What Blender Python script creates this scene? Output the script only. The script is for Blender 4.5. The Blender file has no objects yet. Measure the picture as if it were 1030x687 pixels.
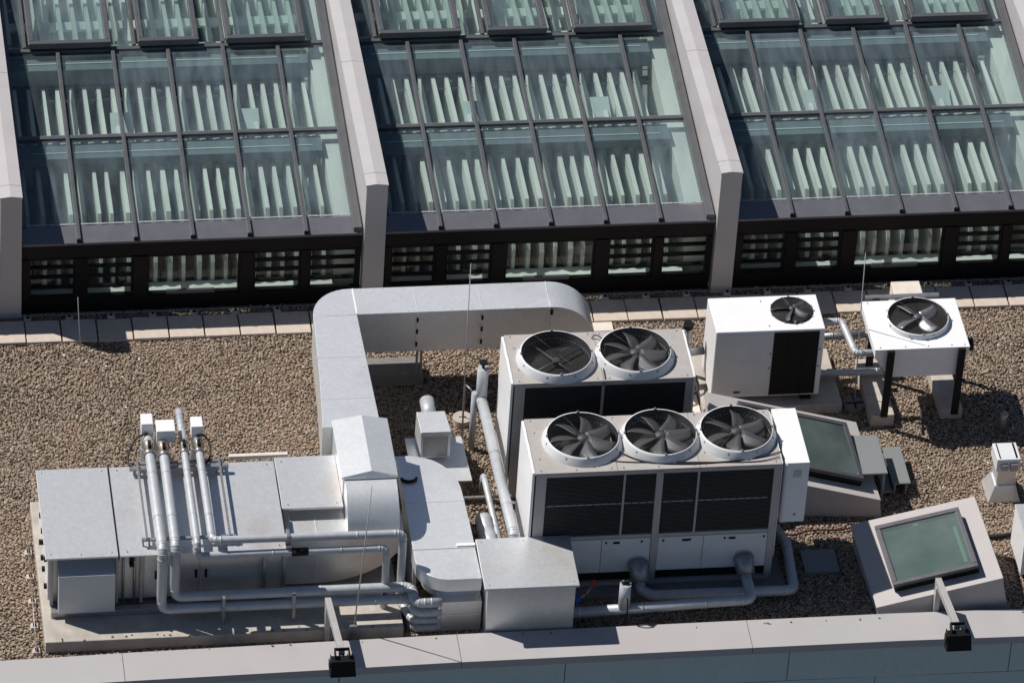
import bpy, bmesh, math, random
import numpy as np
from mathutils import Vector, Matrix
random.seed(7)
rng = np.random.default_rng(11)
PI = math.pi
scene = bpy.context.scene
COL = scene.collection

# ------------------------------------------------------------------ materials
MATS = {}
def nodes_of(name):
    m = bpy.data.materials.new(name); m.use_nodes = True
    nt = m.node_tree; nt.nodes.clear()
    out = nt.nodes.new('ShaderNodeOutputMaterial')
    b = nt.nodes.new('ShaderNodeBsdfPrincipled')
    nt.links.new(b.outputs[0], out.inputs[0])
    MATS[name] = m
    return m, nt, b, out

def mat(name, col, rough=0.5, metal=0.0, var=0.08, scale=6.0, bump=0.0, bscale=40.0,
        stain=None, stain_amt=0.0, stain_scale=1.5, spec=0.5, rvar=0.1):
    m, nt, b, out = nodes_of(name)
    N, L = nt.nodes.new, nt.links.new
    tc = N('ShaderNodeTexCoord')
    n1 = N('ShaderNodeTexNoise'); n1.inputs['Scale'].default_value = scale
    n1.inputs['Detail'].default_value = 6; n1.inputs['Roughness'].default_value = 0.65
    L(tc.outputs['Object'], n1.inputs['Vector'])
    ramp = N('ShaderNodeValToRGB')
    ramp.color_ramp.elements[0].position = 0.3; ramp.color_ramp.elements[1].position = 0.7
    ramp.color_ramp.elements[0].color = [c*(1-var) for c in col]+[1]
    ramp.color_ramp.elements[1].color = [min(1, c*(1+var)) for c in col]+[1]
    L(n1.outputs['Fac'], ramp.inputs['Fac'])
    last = ramp.outputs['Color']
    if stain:
        n2 = N('ShaderNodeTexNoise'); n2.inputs['Scale'].default_value = stain_scale
        n2.inputs['Detail'].default_value = 5; n2.inputs['Roughness'].default_value = 0.6
        L(tc.outputs['Object'], n2.inputs['Vector'])
        r2 = N('ShaderNodeMapRange'); r2.inputs['From Min'].default_value = 0.5
        r2.inputs['From Max'].default_value = 0.72; r2.inputs['To Max'].default_value = stain_amt
        L(n2.outputs['Fac'], r2.inputs['Value'])
        mx = N('ShaderNodeMix'); mx.data_type = 'RGBA'
        L(r2.outputs[0], mx.inputs[0]); L(last, mx.inputs[6]); mx.inputs[7].default_value = list(stain)+[1]
        last = mx.outputs[2]
    L(last, b.inputs['Base Color'])
    b.inputs['Metallic'].default_value = metal
    b.inputs['Specular IOR Level'].default_value = spec
    if rvar:
        r3 = N('ShaderNodeMapRange'); r3.inputs['To Min'].default_value = max(0.03, rough-rvar)
        r3.inputs['To Max'].default_value = min(1, rough+rvar)
        L(n1.outputs['Fac'], r3.inputs['Value']); L(r3.outputs[0], b.inputs['Roughness'])
    else:
        b.inputs['Roughness'].default_value = rough
    if bump:
        n4 = N('ShaderNodeTexNoise'); n4.inputs['Scale'].default_value = bscale; n4.inputs['Detail'].default_value = 4
        L(tc.outputs['Object'], n4.inputs['Vector'])
        bp = N('ShaderNodeBump'); bp.inputs['Strength'].default_value = bump; bp.inputs['Distance'].default_value = 0.02
        L(n4.outputs['Fac'], bp.inputs['Height']); L(bp.outputs[0], b.inputs['Normal'])
    return m

GALV  = mat('galvanised_sheet', (0.70,0.71,0.715), 0.42, 0.60, 0.07, 18, 0.09, 2.2, stain=(0.58,0.47,0.39), stain_amt=0.75, stain_scale=0.75, rvar=0.03)
GALVD = mat('galvanised_duct', (0.82,0.835,0.84), 0.40, 0.58, 0.06, 20, 0.09, 2.0, stain=(0.56,0.55,0.54), stain_amt=0.4, stain_scale=0.8, rvar=0.03)
JACK  = mat('aluminium_pipe_jacket', (0.47,0.49,0.51), 0.5, 0.25, 0.09, 9, 0.15, 12, stain=(0.45,0.47,0.5), stain_amt=0.4, stain_scale=4)
WHITE = mat('white_enamel', (0.80,0.80,0.80), 0.38, 0, 0.025, 4, 0.03, 3, stain=(0.66,0.64,0.6), stain_amt=0.25, stain_scale=2)
BEIGE = mat('weathered_beige_enamel', (0.40,0.375,0.355), 0.55, 0, 0.06, 8, 0.04, 5, stain=(0.36,0.33,0.31), stain_amt=0.4, stain_scale=3)
PANEL = mat('pale_grey_enamel', (0.66,0.67,0.68), 0.45, 0, 0.03, 4, stain=(0.5,0.49,0.47), stain_amt=0.3, stain_scale=2.5)
FRAME = mat('grey_frame_enamel', (0.42,0.405,0.39), 0.5, 0.1, 0.06, 8)
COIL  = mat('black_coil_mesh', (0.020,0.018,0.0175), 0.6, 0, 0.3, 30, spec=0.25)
BLACK = mat('black_plastic', (0.010,0.010,0.011), 0.55, 0, 0.2, 12, spec=0.18)
RUBBER= mat('black_rubber_cable', (0.014,0.014,0.015), 0.6, 0, 0.2, 12)
BLADE = mat('fan_blade_grey', (0.075,0.077,0.082), 0.5, 0.1, 0.15, 6)
STEEL = mat('dull_steel', (0.32,0.32,0.33), 0.45, 0.7, 0.12, 15)
SEAL  = mat('weathered_edge_seal', (0.30,0.31,0.32), 0.8, 0, 0.5, 25)
LAMPC = mat('pale_lamp_casing_and_highlight', (0.50,0.60,0.60), 0.5)
HOODM = mat('grey_intake_sheet', (0.50,0.53,0.56), 0.5, 0.3, 0.03, 12, rvar=0.03)
STEELD= mat('dark_guard_wire', (0.10,0.10,0.105), 0.5, 0.5, 0.12, 15)
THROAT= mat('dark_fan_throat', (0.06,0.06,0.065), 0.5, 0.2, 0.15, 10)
BRASS = mat('tarnished_valve_metal', (0.42,0.38,0.32), 0.35, 0.8, 0.25, 25)
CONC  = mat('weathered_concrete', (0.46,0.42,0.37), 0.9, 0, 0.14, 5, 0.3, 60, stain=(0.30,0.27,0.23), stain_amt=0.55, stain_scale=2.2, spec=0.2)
CONCD = mat('dark_concrete', (0.22,0.21,0.20), 0.9, 0, 0.15, 5, 0.3, 60, stain=(0.14,0.13,0.12), stain_amt=0.5, stain_scale=3, spec=0.2)  # concrete in a darker tone with darker mottling
SLAB  = mat('paving_concrete', (0.56,0.48,0.41), 0.9, 0, 0.10, 7, 0.25, 90, stain=(0.42,0.35,0.30), stain_amt=0.5, stain_scale=2.5, spec=0.2)
SLABW = mat('pale_new_concrete', (0.68,0.61,0.54), 0.9, 0, 0.08, 7, 0.2, 90, spec=0.2)
FIN   = mat('coated_fin_panel', (0.46,0.44,0.44), 0.5, 0.0, 0.035, 2.5, 0.02, 3, stain=(0.39,0.355,0.35), stain_amt=0.5, stain_scale=0.8)
COPE  = mat('coated_coping_sheet', (0.42,0.403,0.40), 0.5, 0.0, 0.03, 2, 0.03, 2, stain=(0.39,0.36,0.35), stain_amt=0.4, stain_scale=1.0)
CURB  = mat('skylight_curb_sheet', (0.45,0.42,0.41), 0.5, 0.0, 0.03, 3, 0.03, 3)
MULL  = mat('dark_mullion_paint', (0.100,0.103,0.110), 0.42, 0.2, 0.1, 5, spec=0.5)
WFRAME= mat('dark_window_frame_paint', (0.085,0.085,0.095), 0.42, 0.2, 0.1, 5)
SILL  = mat('dark_sill_sheet', (0.14,0.14,0.16), 0.4, 0.3, 0.08, 3, spec=0.5)
DARKF = mat('black_window_frame', (0.0085,0.0085,0.0095), 0.5, 0.0, 0.2, 6, spec=0.2)
INNERW= mat('white_interior_blade', (0.84,0.88,0.85), 0.6, 0, 0.03, 3)
def translucent(m, amt):
    nt=m.node_tree; out=[n for n in nt.nodes if n.type=='OUTPUT_MATERIAL'][0]; b=[n for n in nt.nodes if n.type=='BSDF_PRINCIPLED'][0]
    t=nt.nodes.new('ShaderNodeBsdfTranslucent'); t.inputs[0].default_value=(.86,.92,.88,1)
    mx=nt.nodes.new('ShaderNodeMixShader'); mx.inputs[0].default_value=amt
    nt.links.new(b.outputs[0],mx.inputs[1]); nt.links.new(t.outputs[0],mx.inputs[2]); nt.links.new(mx.outputs[0],out.inputs[0])
translucent(INNERW,.22)
INNERB= mat('blue_grey_interior_beam', (0.13,0.18,0.20), 0.6, 0, 0.08, 3)
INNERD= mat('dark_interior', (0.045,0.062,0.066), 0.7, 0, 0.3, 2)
CLAD  = mat('teal_grey_cladding', (0.52,0.60,0.575), 0.55, 0.0, 0.07, 14, 0.05, 60, stain=(0.56,0.62,0.62), stain_amt=0.4, stain_scale=3)
LIDG  = mat('grey_coated_plate', (0.22,0.235,0.235), 0.6, 0.2, 0.08, 40, 0.05, 80)
RED   = mat('red_plastic', (0.5,0.05,0.03), 0.5)
REDC  = mat('dark_red_cable', (0.09,0.014,0.016), 0.5)
BLUE  = mat('blue_plastic', (0.04,0.09,0.4), 0.5)
PAPER = mat('yellowed_label', (0.52,0.50,0.38), 0.6)
BRICKY= mat('brown_concrete_block', (0.30,0.22,0.17), 0.9, 0, 0.15, 9, 0.3, 60)
STREET= mat('street_asphalt', (0.055,0.055,0.058), 0.9, 0, 0.15, 0.5)

def glass_mat(name, tint, refl_rough=0.03, ior=1.5, body=0.0, bodycol=(0.1,0.14,0.14)):
    m, nt, b, out = nodes_of(name)
    N, L = nt.nodes.new, nt.links.new
    nt.nodes.remove(b)
    tr = N('ShaderNodeBsdfTransparent'); tr.inputs[0].default_value = list(tint)+[1]
    gl = N('ShaderNodeBsdfGlossy'); gl.inputs['Roughness'].default_value = refl_rough
    fr = N('ShaderNodeFresnel'); fr.inputs['IOR'].default_value = ior
    tc = N('ShaderNodeTexCoord'); nz = N('ShaderNodeTexNoise'); nz.inputs['Scale'].default_value = 0.7
    L(tc.outputs['Object'], nz.inputs['Vector'])
    bp = N('ShaderNodeBump'); bp.inputs['Strength'].default_value = 0.03; L(nz.outputs['Fac'], bp.inputs['Height'])
    L(bp.outputs[0], gl.inputs['Normal'])
    mx = N('ShaderNodeMixShader'); L(fr.outputs[0], mx.inputs[0]); L(tr.outputs[0], mx.inputs[1]); L(gl.outputs[0], mx.inputs[2])
    last = mx
    if body:
        df = N('ShaderNodeBsdfDiffuse'); df.inputs[0].default_value = list(bodycol)+[1]  # diffuse colour stands in for reflected haze on the glass; noise adds streaky dirt
        m2 = N('ShaderNodeMixShader')
        n2 = N('ShaderNodeTexNoise'); n2.inputs['Scale'].default_value = 1.3; n2.inputs['Detail'].default_value = 5
        mpp = N('ShaderNodeMapping'); mpp.inputs['Scale'].default_value = (5.0,1.1,1.0) if body<.3 else (.8,.8,.8); L(tc.outputs['Object'], mpp.inputs['Vector']); L(mpp.outputs[0], n2.inputs['Vector'])
        mr = N('ShaderNodeMapRange'); mr.inputs['From Min'].default_value=.3; mr.inputs['From Max'].default_value=.7; mr.inputs['To Min'].default_value = body*0.5; mr.inputs['To Max'].default_value = body*1.5
        oi = N('ShaderNodeObjectInfo')
        mo = N('ShaderNodeMath'); mo.operation='MULTIPLY_ADD'; mo.inputs[1].default_value=0.9; mo.inputs[2].default_value=0.55
        L(oi.outputs['Random'], mo.inputs[0])
        L(n2.outputs['Fac'], mr.inputs['Value']); pm = N('ShaderNodeMath'); pm.operation='MULTIPLY'
        L(mr.outputs[0], pm.inputs[0]); L(mo.outputs[0], pm.inputs[1]); L(pm.outputs[0], m2.inputs[0])
        L(mx.outputs[0], m2.inputs[1]); L(df.outputs[0], m2.inputs[2]); last = m2
    L(last.outputs[0], out.inputs[0])
    return m
GLASS = glass_mat('green_tinted_glazing', (0.88,0.955,0.935), body=0.115, bodycol=(0.35,0.45,0.51), ior=1.5)
GLASSW= glass_mat('clear_front_glazing', (0.92,0.97,0.95), body=0.03, bodycol=(0.30,0.38,0.38), ior=1.5)
GLASS2= glass_mat('skylight_glazing', (0.42,0.58,0.53), body=0.42, bodycol=(0.27,0.34,0.325), ior=1.6)

def gravel_mat(name, attr):
    m, nt, b, out = nodes_of(name)
    N, L = nt.nodes.new, nt.links.new
    ramp = N('ShaderNodeValToRGB'); cr = ramp.color_ramp
    stops = [(0.0,(0.10,0.075,0.060)),(0.15,(0.235,0.172,0.125)),(0.35,(0.395,0.298,0.215)),(0.56,(0.50,0.395,0.29)),
             (0.70,(0.37,0.31,0.265)),(0.83,(0.56,0.445,0.35)),(0.92,(0.47,0.28,0.19)),(1.0,(0.82,0.75,0.66))]
    while len(cr.elements) < len(stops): cr.elements.new(0.5)
    for e,(p,c) in zip(cr.elements, stops): e.position = p; e.color = list(c)+[1]
    if attr:
        a = N('ShaderNodeAttribute'); a.attribute_name = 'stone'; L(a.outputs['Fac'], ramp.inputs['Fac'])
        tc = N('ShaderNodeTexCoord'); nz = N('ShaderNodeTexNoise'); nz.inputs['Scale'].default_value = 60
        L(tc.outputs['Object'], nz.inputs['Vector'])
        hs = N('ShaderNodeMix'); hs.data_type='RGBA'; hs.blend_type='MULTIPLY'; hs.inputs[0].default_value = 0.5
        L(ramp.outputs[0], hs.inputs[6]); L(nz.outputs['Fac'], hs.inputs[7]); L(hs.outputs[2], b.inputs['Base Color'])
        # broad patches of dirt
    else:
        tc = N('ShaderNodeTexCoord'); v = N('ShaderNodeTexVoronoi'); v.inputs['Scale'].default_value = 26
        L(tc.outputs['Object'], v.inputs['Vector']); sp = N('ShaderNodeSeparateColor'); L(v.outputs['Color'], sp.inputs[0])
        L(sp.outputs[0], ramp.inputs['Fac']); 
        hs = N('ShaderNodeMix'); hs.data_type='RGBA'; hs.blend_type='MULTIPLY'; hs.inputs[0].default_value = 1
        hs.inputs[7].default_value = (0.75,0.75,0.75,1); L(ramp.outputs[0], hs.inputs[6]); L(hs.outputs[2], b.inputs['Base Color'])
        bp = N('ShaderNodeBump'); bp.inputs['Distance'].default_value = 0.02; bp.invert = True
        L(v.outputs['Distance'], bp.inputs['Height']); L(bp.outputs[0], b.inputs['Normal'])
    b.inputs['Roughness'].default_value = 0.85; b.inputs['Specular IOR Level'].default_value = 0.25
    return m
STONE = gravel_mat('river_gravel_stones', True)
BED   = gravel_mat('gravel_bed', False)

# ------------------------------------------------------------------ mesh builder
class MB:
    def __init__(s): s.v = []; s.f = []; s.sm = []; s.auto=False
    def add(s, vs, fs, smooth=False):
        o = len(s.v); s.v += [tuple(p) for p in vs]
        s.f += [tuple(i+o for i in f) for f in fs]; s.sm += [smooth]*len(fs); return s
    def box(s, x0,x1,y0,y1,z0,z1):
        x0,x1=sorted((x0,x1)); y0,y1=sorted((y0,y1)); z0,z1=sorted((z0,z1))
        vs=[(x0,y0,z0),(x1,y0,z0),(x1,y1,z0),(x0,y1,z0),(x0,y0,z1),(x1,y0,z1),(x1,y1,z1),(x0,y1,z1)]
        return s.add(vs, [(0,3,2,1),(4,5,6,7),(0,1,5,4),(1,2,6,5),(2,3,7,6),(3,0,4,7)])
    def hexa(s, lo, hi):      # four low corners, four high corners, both counter-clockwise from above
        return s.add(list(lo)+list(hi), [(0,3,2,1),(4,5,6,7),(0,1,5,4),(1,2,6,5),(2,3,7,6),(3,0,4,7)])
    def prism(s, poly, a, b, axis='z', smooth=False):   # poly in the other two axes
        if len(poly)>9: s.auto=True
        n=len(poly)
        def P(u,v,w):
            return (u,v,w) if axis=='z' else ((u,w,v) if axis=='y' else (w,u,v))
        ar=sum(poly[i][0]*poly[(i+1)%n][1]-poly[(i+1)%n][0]*poly[i][1] for i in range(n))
        if (ar<0) != (axis=='y'): poly=poly[::-1]
        vs=[P(u,v,a) for u,v in poly]+[P(u,v,b) for u,v in poly]
        s.add(vs,[tuple(range(n))[::-1], tuple(range(n,2*n))])
        o=len(s.v)-2*n
        for i in range(n):
            j=(i+1)%n; s.f.append((o+i,o+j,o+n+j,o+n+i)); s.sm.append(smooth)
        return s
    def tube(s, pts, r, seg=14, caps=True, smooth=True):
        pts=[Vector(p) for p in pts]; n=len(pts)
        rs = r if isinstance(r,(list,tuple)) else [r]*n
        t0=(pts[1]-pts[0]).normalized()
        up=Vector((0,0,1)) if abs(t0.z)<0.9 else Vector((0,1,0))
        nrm=t0.cross(up).normalized(); o=len(s.v)
        for i,p in enumerate(pts):
            if i==0: t=t0
            elif i==n-1: t=(pts[i]-pts[i-1]).normalized()
            else:
                t=((pts[i]-pts[i-1]).normalized()+(pts[i+1]-pts[i]).normalized())
                t = t.normalized() if t.length>1e-6 else (pts[i]-pts[i-1]).normalized()
            nrm=(nrm-t*nrm.dot(t)).normalized(); b=t.cross(nrm)
            for k in range(seg):
                a=2*PI*k/seg; s.v.append(tuple(p+(nrm*math.cos(a)+b*math.sin(a))*rs[i]))
        for i in range(n-1):
            for k in range(seg):
                k2=(k+1)%seg; s.f.append((o+i*seg+k,o+i*seg+k2,o+(i+1)*seg+k2,o+(i+1)*seg+k)); s.sm.append(smooth)
        if caps:
            s.f.append(tuple(o+k for k in range(seg))[::-1]); s.sm.append(False)
            s.f.append(tuple(o+(n-1)*seg+k for k in range(seg))); s.sm.append(False)
        return s
    def lathe(s, c, prof, seg=40, smooth=True):     # profile of (radius, height) round the vertical through c
        o=len(s.v); n=len(prof)
        for (r,h) in prof:
            for k in range(seg):
                a=2*PI*k/seg; s.v.append((c[0]+r*math.cos(a),c[1]+r*math.sin(a),c[2]+h))
        for i in range(n-1):
            for k in range(seg):
                k2=(k+1)%seg; s.f.append((o+i*seg+k,o+i*seg+k2,o+(i+1)*seg+k2,o+(i+1)*seg+k)); s.sm.append(smooth)
        return s
    def disc(s, c, r, seg=32):
        o=len(s.v)
        for k in range(seg):
            a=2*PI*k/seg; s.v.append((c[0]+r*math.cos(a),c[1]+r*math.sin(a),c[2]))
        s.f.append(tuple(range(o,o+seg))); s.sm.append(False); return s
    def build(s, name, m, parent=None, bevel=0.0, loc=None):
        me=bpy.data.meshes.new(name)
        off=Vector(loc) if loc is not None else (parent_origin(parent) if parent else Vector((0,0,0)))
        me.from_pydata([tuple(Vector(p)-off) for p in s.v],[],s.f); me.validate()
        if len(me.polygons)==len(s.sm): me.polygons.foreach_set('use_smooth', s.sm)
        me.materials.append(m); me.update()
        if s.auto:
            me.polygons.foreach_set('use_smooth',[True]*len(me.polygons)); me.set_sharp_from_angle(angle=math.radians(32))
        o=bpy.data.objects.new(name,me); COL.objects.link(o)
        if parent: o.parent=parent; o.location=off-parent_origin(parent)
        elif loc is not None: o.location=off
        ORI[o.name]=off
        if bevel:
            bv=o.modifiers.new('edge','BEVEL'); bv.width=bevel; bv.segments=2; bv.limit_method='ANGLE'; bv.angle_limit=math.radians(40)
            bv.use_clamp_overlap=True
        return o
def build_each(mb,name,m,parent,bevel=0.0):
    # every separate piece of the builder becomes a part of its own
    n=len(mb.v); par=list(range(n))
    def find(i):
        while par[i]!=i: par[i]=par[par[i]]; i=par[i]
        return i
    for f in mb.f:
        r=find(f[0])
        for i in f[1:]: par[find(i)]=r
    groups={}
    for f,sm in zip(mb.f,mb.sm): groups.setdefault(find(f[0]),[]).append((f,sm))
    out=[]
    for g in groups.values():
        idx={}; q=MB()
        for f,sm in g:
            nf=[]
            for i in f:
                if i not in idx: idx[i]=len(q.v); q.v.append(mb.v[i])
                nf.append(idx[i])
            q.f.append(tuple(nf)); q.sm.append(sm)
        out.append(q.build(name,m,parent,bevel))
    return out
ORI={}
def parent_origin(p): return ORI.get(p.name, Vector((0,0,0)))
def thing(name, label, cat, loc, group=None):
    o=bpy.data.objects.new(name,None); o.empty_display_size=0.2; COL.objects.link(o); o.location=loc
    ORI[o.name]=Vector(loc); o['label']=label; o['category']=cat
    if group: o['group']=group
    return o
def tag(o,label,cat,group=None):
    o['label']=label; o['category']=cat
    if group: o['group']=group
    return o
def structure(o,kind='structure'): o['kind']=kind; return o

def fillet(pts, r, n=7):
    pts=[Vector(p) for p in pts]; out=[pts[0]]
    for i in range(1,len(pts)-1):
        a,b,c=pts[i-1],pts[i],pts[i+1]
        d1=(a-b).normalized(); d2=(c-b).normalized()
        ang=d1.angle(d2); 
        if ang>PI-0.02: out.append(b); continue
        t=min(r/math.tan(ang/2),(a-b).length*0.49,(c-b).length*0.49)
        p1=b+d1*t; p2=b+d2*t
        for k in range(n+1):
            u=k/n; out.append(p1*(1-u)**2+b*2*u*(1-u)+p2*u*u)
    out.append(pts[-1]); return out
def pipe(pts, r, bend=None, seg=16, seams=0.9, mb=None):
    """jacketed pipe: smooth tube with overlapping jacket seams and lobster-back elbows"""
    mb=mb or MB(); path=fillet(pts, bend or r*1.9); mb.tube(path, r, seg)
    for i in range(2,len(path)-2,2):
        d=(path[i+1]-path[i-1])
        if d.length>1e-4 and (path[i]-path[i-1]).length<r*2:
            d.normalize(); mb.tube([path[i]-d*.008,path[i]+d*.008], r*1.04, seg)
    P=[Vector(p) for p in pts]
    for a,b in zip(P[:-1],P[1:]):
        L=(b-a).length; d=(b-a).normalized()
        if L<3.2*r: continue
        m0=(bend or r*1.9)*1.02
        ks=[m0+0.005, L-m0-0.005]
        k=m0+seams
        while k<L-m0-0.2: ks.append(k); k+=seams
        for k in ks:
            if 0.02<k<L-0.02:
                c=a+d*k; mb.tube([c-d*0.012,c+d*0.012], r*1.055, seg)
    return mb
def cable(pts, r=0.008, n=8, seg=6):
    """loose cable: Catmull-Rom through the points"""
    P=[Vector(p) for p in pts]; P=[P[0]]+P+[P[-1]]; out=[]
    for i in range(1,len(P)-2):
        for k in range(n):
            t=k/n
            out.append(0.5*((2*P[i])+(P[i+1]-P[i-1])*t+(2*P[i-1]-5*P[i]+4*P[i+1]-P[i+2])*t*t+(3*P[i]-P[i-1]-3*P[i+1]+P[i+2])*t**3))
    out.append(P[-2]); return MB().tube(out, r, seg)
def screws(mb, pts, r=0.010, h=0.008, axis='z'):
    for p in pts:
        x,y,z=p
        if axis=='z': mb.tube([(x,y,z-0.002),(x,y,z+h)], r, 6, smooth=False)
        else: mb.tube([(x,y+0.002,z),(x,y-h,z)], r, 6, smooth=False)

# ------------------------------------------------------------------ ground, roof deck, gravel
structure(MB().box(-300,300,-300,300,-20.2,-20.0).build('street', STREET))
structure(MB().box(-15,15,-6.45,1.12,-0.6,-0.012).build('roof_deck', BED))

def gravel():
    ico=[]; g=(1+5**.5)/2
    for a,b in ((-1,g),(1,g),(-1,-g),(1,-g)): ico.append((a,b,0))
    for a,b in ((-1,g),(1,g),(-1,-g),(1,-g)): ico.append((0,a,b))
    for a,b in ((-1,g),(1,g),(-1,-g),(1,-g)): ico.append((b,0,a))
    V=np.array(ico)/math.sqrt(1+g*g)
    F=[(0,11,5),(0,5,1),(0,1,7),(0,7,10),(0,10,11),(1,5,9),(5,11,4),(11,10,2),(10,7,6),(7,1,8),
       (3,9,4),(3,4,2),(3,2,6),(3,6,8),(3,8,9),(4,9,5),(2,4,11),(6,2,10),(8,6,7),(9,8,1)]
    # fix index convention by hull orientation below
    bm=bmesh.new(); vs=[bm.verts.new(v) for v in V]; bmesh.ops.convex_hull(bm,input=vs); bm.verts.index_update(); bm.faces.ensure_lookup_table()
    bmesh.ops.recalc_face_normals(bm, faces=bm.faces)
    F=np.array([[v.index for v in f.verts] for f in bm.faces]); bm.free()
    sp=0.031
    xs=np.arange(-9.2,9.2,sp); ys=np.arange(-6.43,1.02,sp)
    X,Y=np.meshgrid(xs,ys); X=X.ravel()+rng.uniform(-.5,.5,X.size)*sp*1.1; Y=Y.ravel()+rng.uniform(-.5,.5,Y.size)*sp*1.1
    keep=np.ones(X.size,bool)
    for (x0,x1,y0,y1) in [(-6.95,-2.4,-6.1,-3.35),(-0.4,2.7,-5.3,-4.3),(-0.5,1.8,-3.4,-2.5),(-1.2,-0.1,-6.3,-5.5),
                          (-2.0,-1.3,-5.4,-4.7),(2.5,4.3,-1.8,-0.7),(4.05,5.6,-6.1,-4.95),(-15,15,0.36,0.80)]:
        keep&=~((X>x0)&(X<x1)&(Y>y0)&(Y<y1))
    X=X[keep];Y=Y[keep];n=X.size
    R=rng.uniform(0.0125,0.0255,n)
    R[rng.random(n)<0.06]*=1.35
    A=rng.uniform(0,2*PI,n); T=rng.uniform(-.5,.5,n)
    S=np.stack([rng.uniform(.85,1.35,n),rng.uniform(.7,1.0,n),rng.uniform(.38,.62,n)],1)*R[:,None]
    P=V[None]*(1+rng.uniform(-.16,.16,(n,12,1)))*S[:,None,:]
    c,s=np.cos(T)[:,None],np.sin(T)[:,None]
    y=P[:,:,1]*c-P[:,:,2]*s; z=P[:,:,1]*s+P[:,:,2]*c
    c,s=np.cos(A)[:,None],np.sin(A)[:,None]
    x2=P[:,:,0]*c-y*s; y2=P[:,:,0]*s+y*c
    zc=rng.uniform(-0.003,0.009,n)+0.008*np.sin(X*1.7+np.sin(Y*2.1))*np.sin(Y*1.3+1)
    # a few pebbles kicked up on to the plinth and the coping
    m_=44; idx=rng.choice(n,m_,replace=False)
    half=m_//2
    X[idx[:half]]=rng.uniform(-6.9,-2.4,half); Y[idx[:half]]=-6.19+np.abs(rng.normal(0,.03,half)); zc[idx[:half]]=.188
    X[idx[half:]]=rng.uniform(-8,8,m_-half); Y[idx[half:]]=-6.44-np.abs(rng.normal(0,.012,m_-half)); zc[idx[half:]]=.168
    Q=np.stack([x2+X[:,None],y2+Y[:,None],z+zc[:,None]],2).reshape(-1,3)
    FF=(F[None]+12*np.arange(n)[:,None,None]).reshape(-1,3)
    me=bpy.data.meshes.new('gravel'); me.vertices.add(len(Q)); me.vertices.foreach_set('co',Q.ravel())
    me.loops.add(FF.size); me.loops.foreach_set('vertex_index',FF.ravel())
    me.polygons.add(len(FF)); me.polygons.foreach_set('loop_start',np.arange(0,FF.size,3)); me.polygons.foreach_set('loop_total',np.full(len(FF),3))
    at=me.attributes.new('stone','FLOAT','POINT')
    col=np.clip(rng.random(n)*0.90+0.045*np.sin(X*0.9+2)*np.sin(Y*1.1)+.05*np.sin(X*3.1+Y*2.3)*np.sin(Y*2.7-X)+(rng.random(n)<.03)*.2,0,1)
    at.data.foreach_set('value',np.repeat(col,12))
    me.update(); me.validate(); me.materials.append(STONE)
    o=bpy.data.objects.new('gravel',me); COL.objects.link(o); structure(o,'stuff'); tag(o,'brown and grey pebbles covering the flat roof around the equipment','gravel')
gravel()

# ------------------------------------------------------------------ front parapet and facade of the block
def parapet():
    t=thing('office_block','office block top with pinkish grey parapet coping above teal grey cladding at bottom of photo','building',(0,-6.7,-20))
    inner=[(-14,-6.60),(-7.6,-6.50),(-5.92,-6.455),(-1.72,-6.385),(2.3,-6.365),(4.29,-6.36),(6.04,-6.385),(14,-6.50)]
    w=0.535
    def yin(x):
        for a,b in zip(inner[:-1],inner[1:]):
            if a[0]<=x<=b[0]: return a[1]+(b[1]-a[1])*(x-a[0])/(b[0]-a[0])
    joints=[-14,-10.0,-6.02,-2.0,2.02+0.0,3.0,6.9,10.5,14]
    joints=[-14,-10.0,-6.02,-1.6,2.28,6.3,10.5,14]
    for a,b in zip(joints[:-1],joints[1:]):
        xs=[a+0.004]+[p[0] for p in inner if a<p[0]<b]+[b-0.004]
        mb=MB()
        for x0,x1 in zip(xs[:-1],xs[1:]):
            y0,y1=yin(x0),yin(x1)
            lo=[(x0,y0-w,0.03),(x1,y1-w,0.03),(x1,y1,0.03),(x0,y0,0.03)]
            hi=[(x0,y0-w,0.145),(x1,y1-w,0.145),(x1,y1,0.165),(x0,y0,0.165)]
            mb.hexa(lo,hi)
        mb.build('parapet_coping',COPE,t)
    mb=MB()
    for x0,x1 in zip([p[0] for p in inner][:-1],[p[0] for p in inner][1:]):
        y0,y1=yin(x0),yin(x1)
        mb.hexa([(x0,y0-w+.1,-20),(x1,y1-w+.1,-20),(x1,y1-.03,-20),(x0,y0-.03,-20)],[(x0,y0-w+.1,.028),(x1,y1-w+.1,.028),(x1,y1-.03,.028),(x0,y0-.03,.028)])
    mb.build('core_wall',DARKF,t)
    rows=[(0.02,-0.50),(-0.51,-1.30),(-1.31,-2.10),(-2.11,-3.0)]
    z=-3.01
    while z>-19.5: rows.append((z,z-1.2)); z-=1.21
    mb=MB()
    for i,(z1,z0) in enumerate(rows):
        x=-14+(0.0 if i%2 else -1.2)
        W=3.0 if i<2 else 2.4
        while x<14:
            a=max(x,-14); b=min(x+W-0.012,14)
            if b-a>0.05:
                mb.hexa([(a,yin(a)-w+.05,z0),(b,yin(b)-w+.05,z0),(b,yin(b)-w+.099,z0),(a,yin(a)-w+.099,z0)],
                        [(a,yin(a)-w+.05,z1),(b,yin(b)-w+.05,z1),(b,yin(b)-w+.099,z1),(a,yin(a)-w+.099,z1)])
            x+=W
    mb.build('cladding_panels',CLAD,t)
    MB().box(-14,14,-6.2,1.1,-20,-0.62).build('building_core',CONCD,t)
    # small bright clamps standing at the coping edge
parapet()

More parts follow.
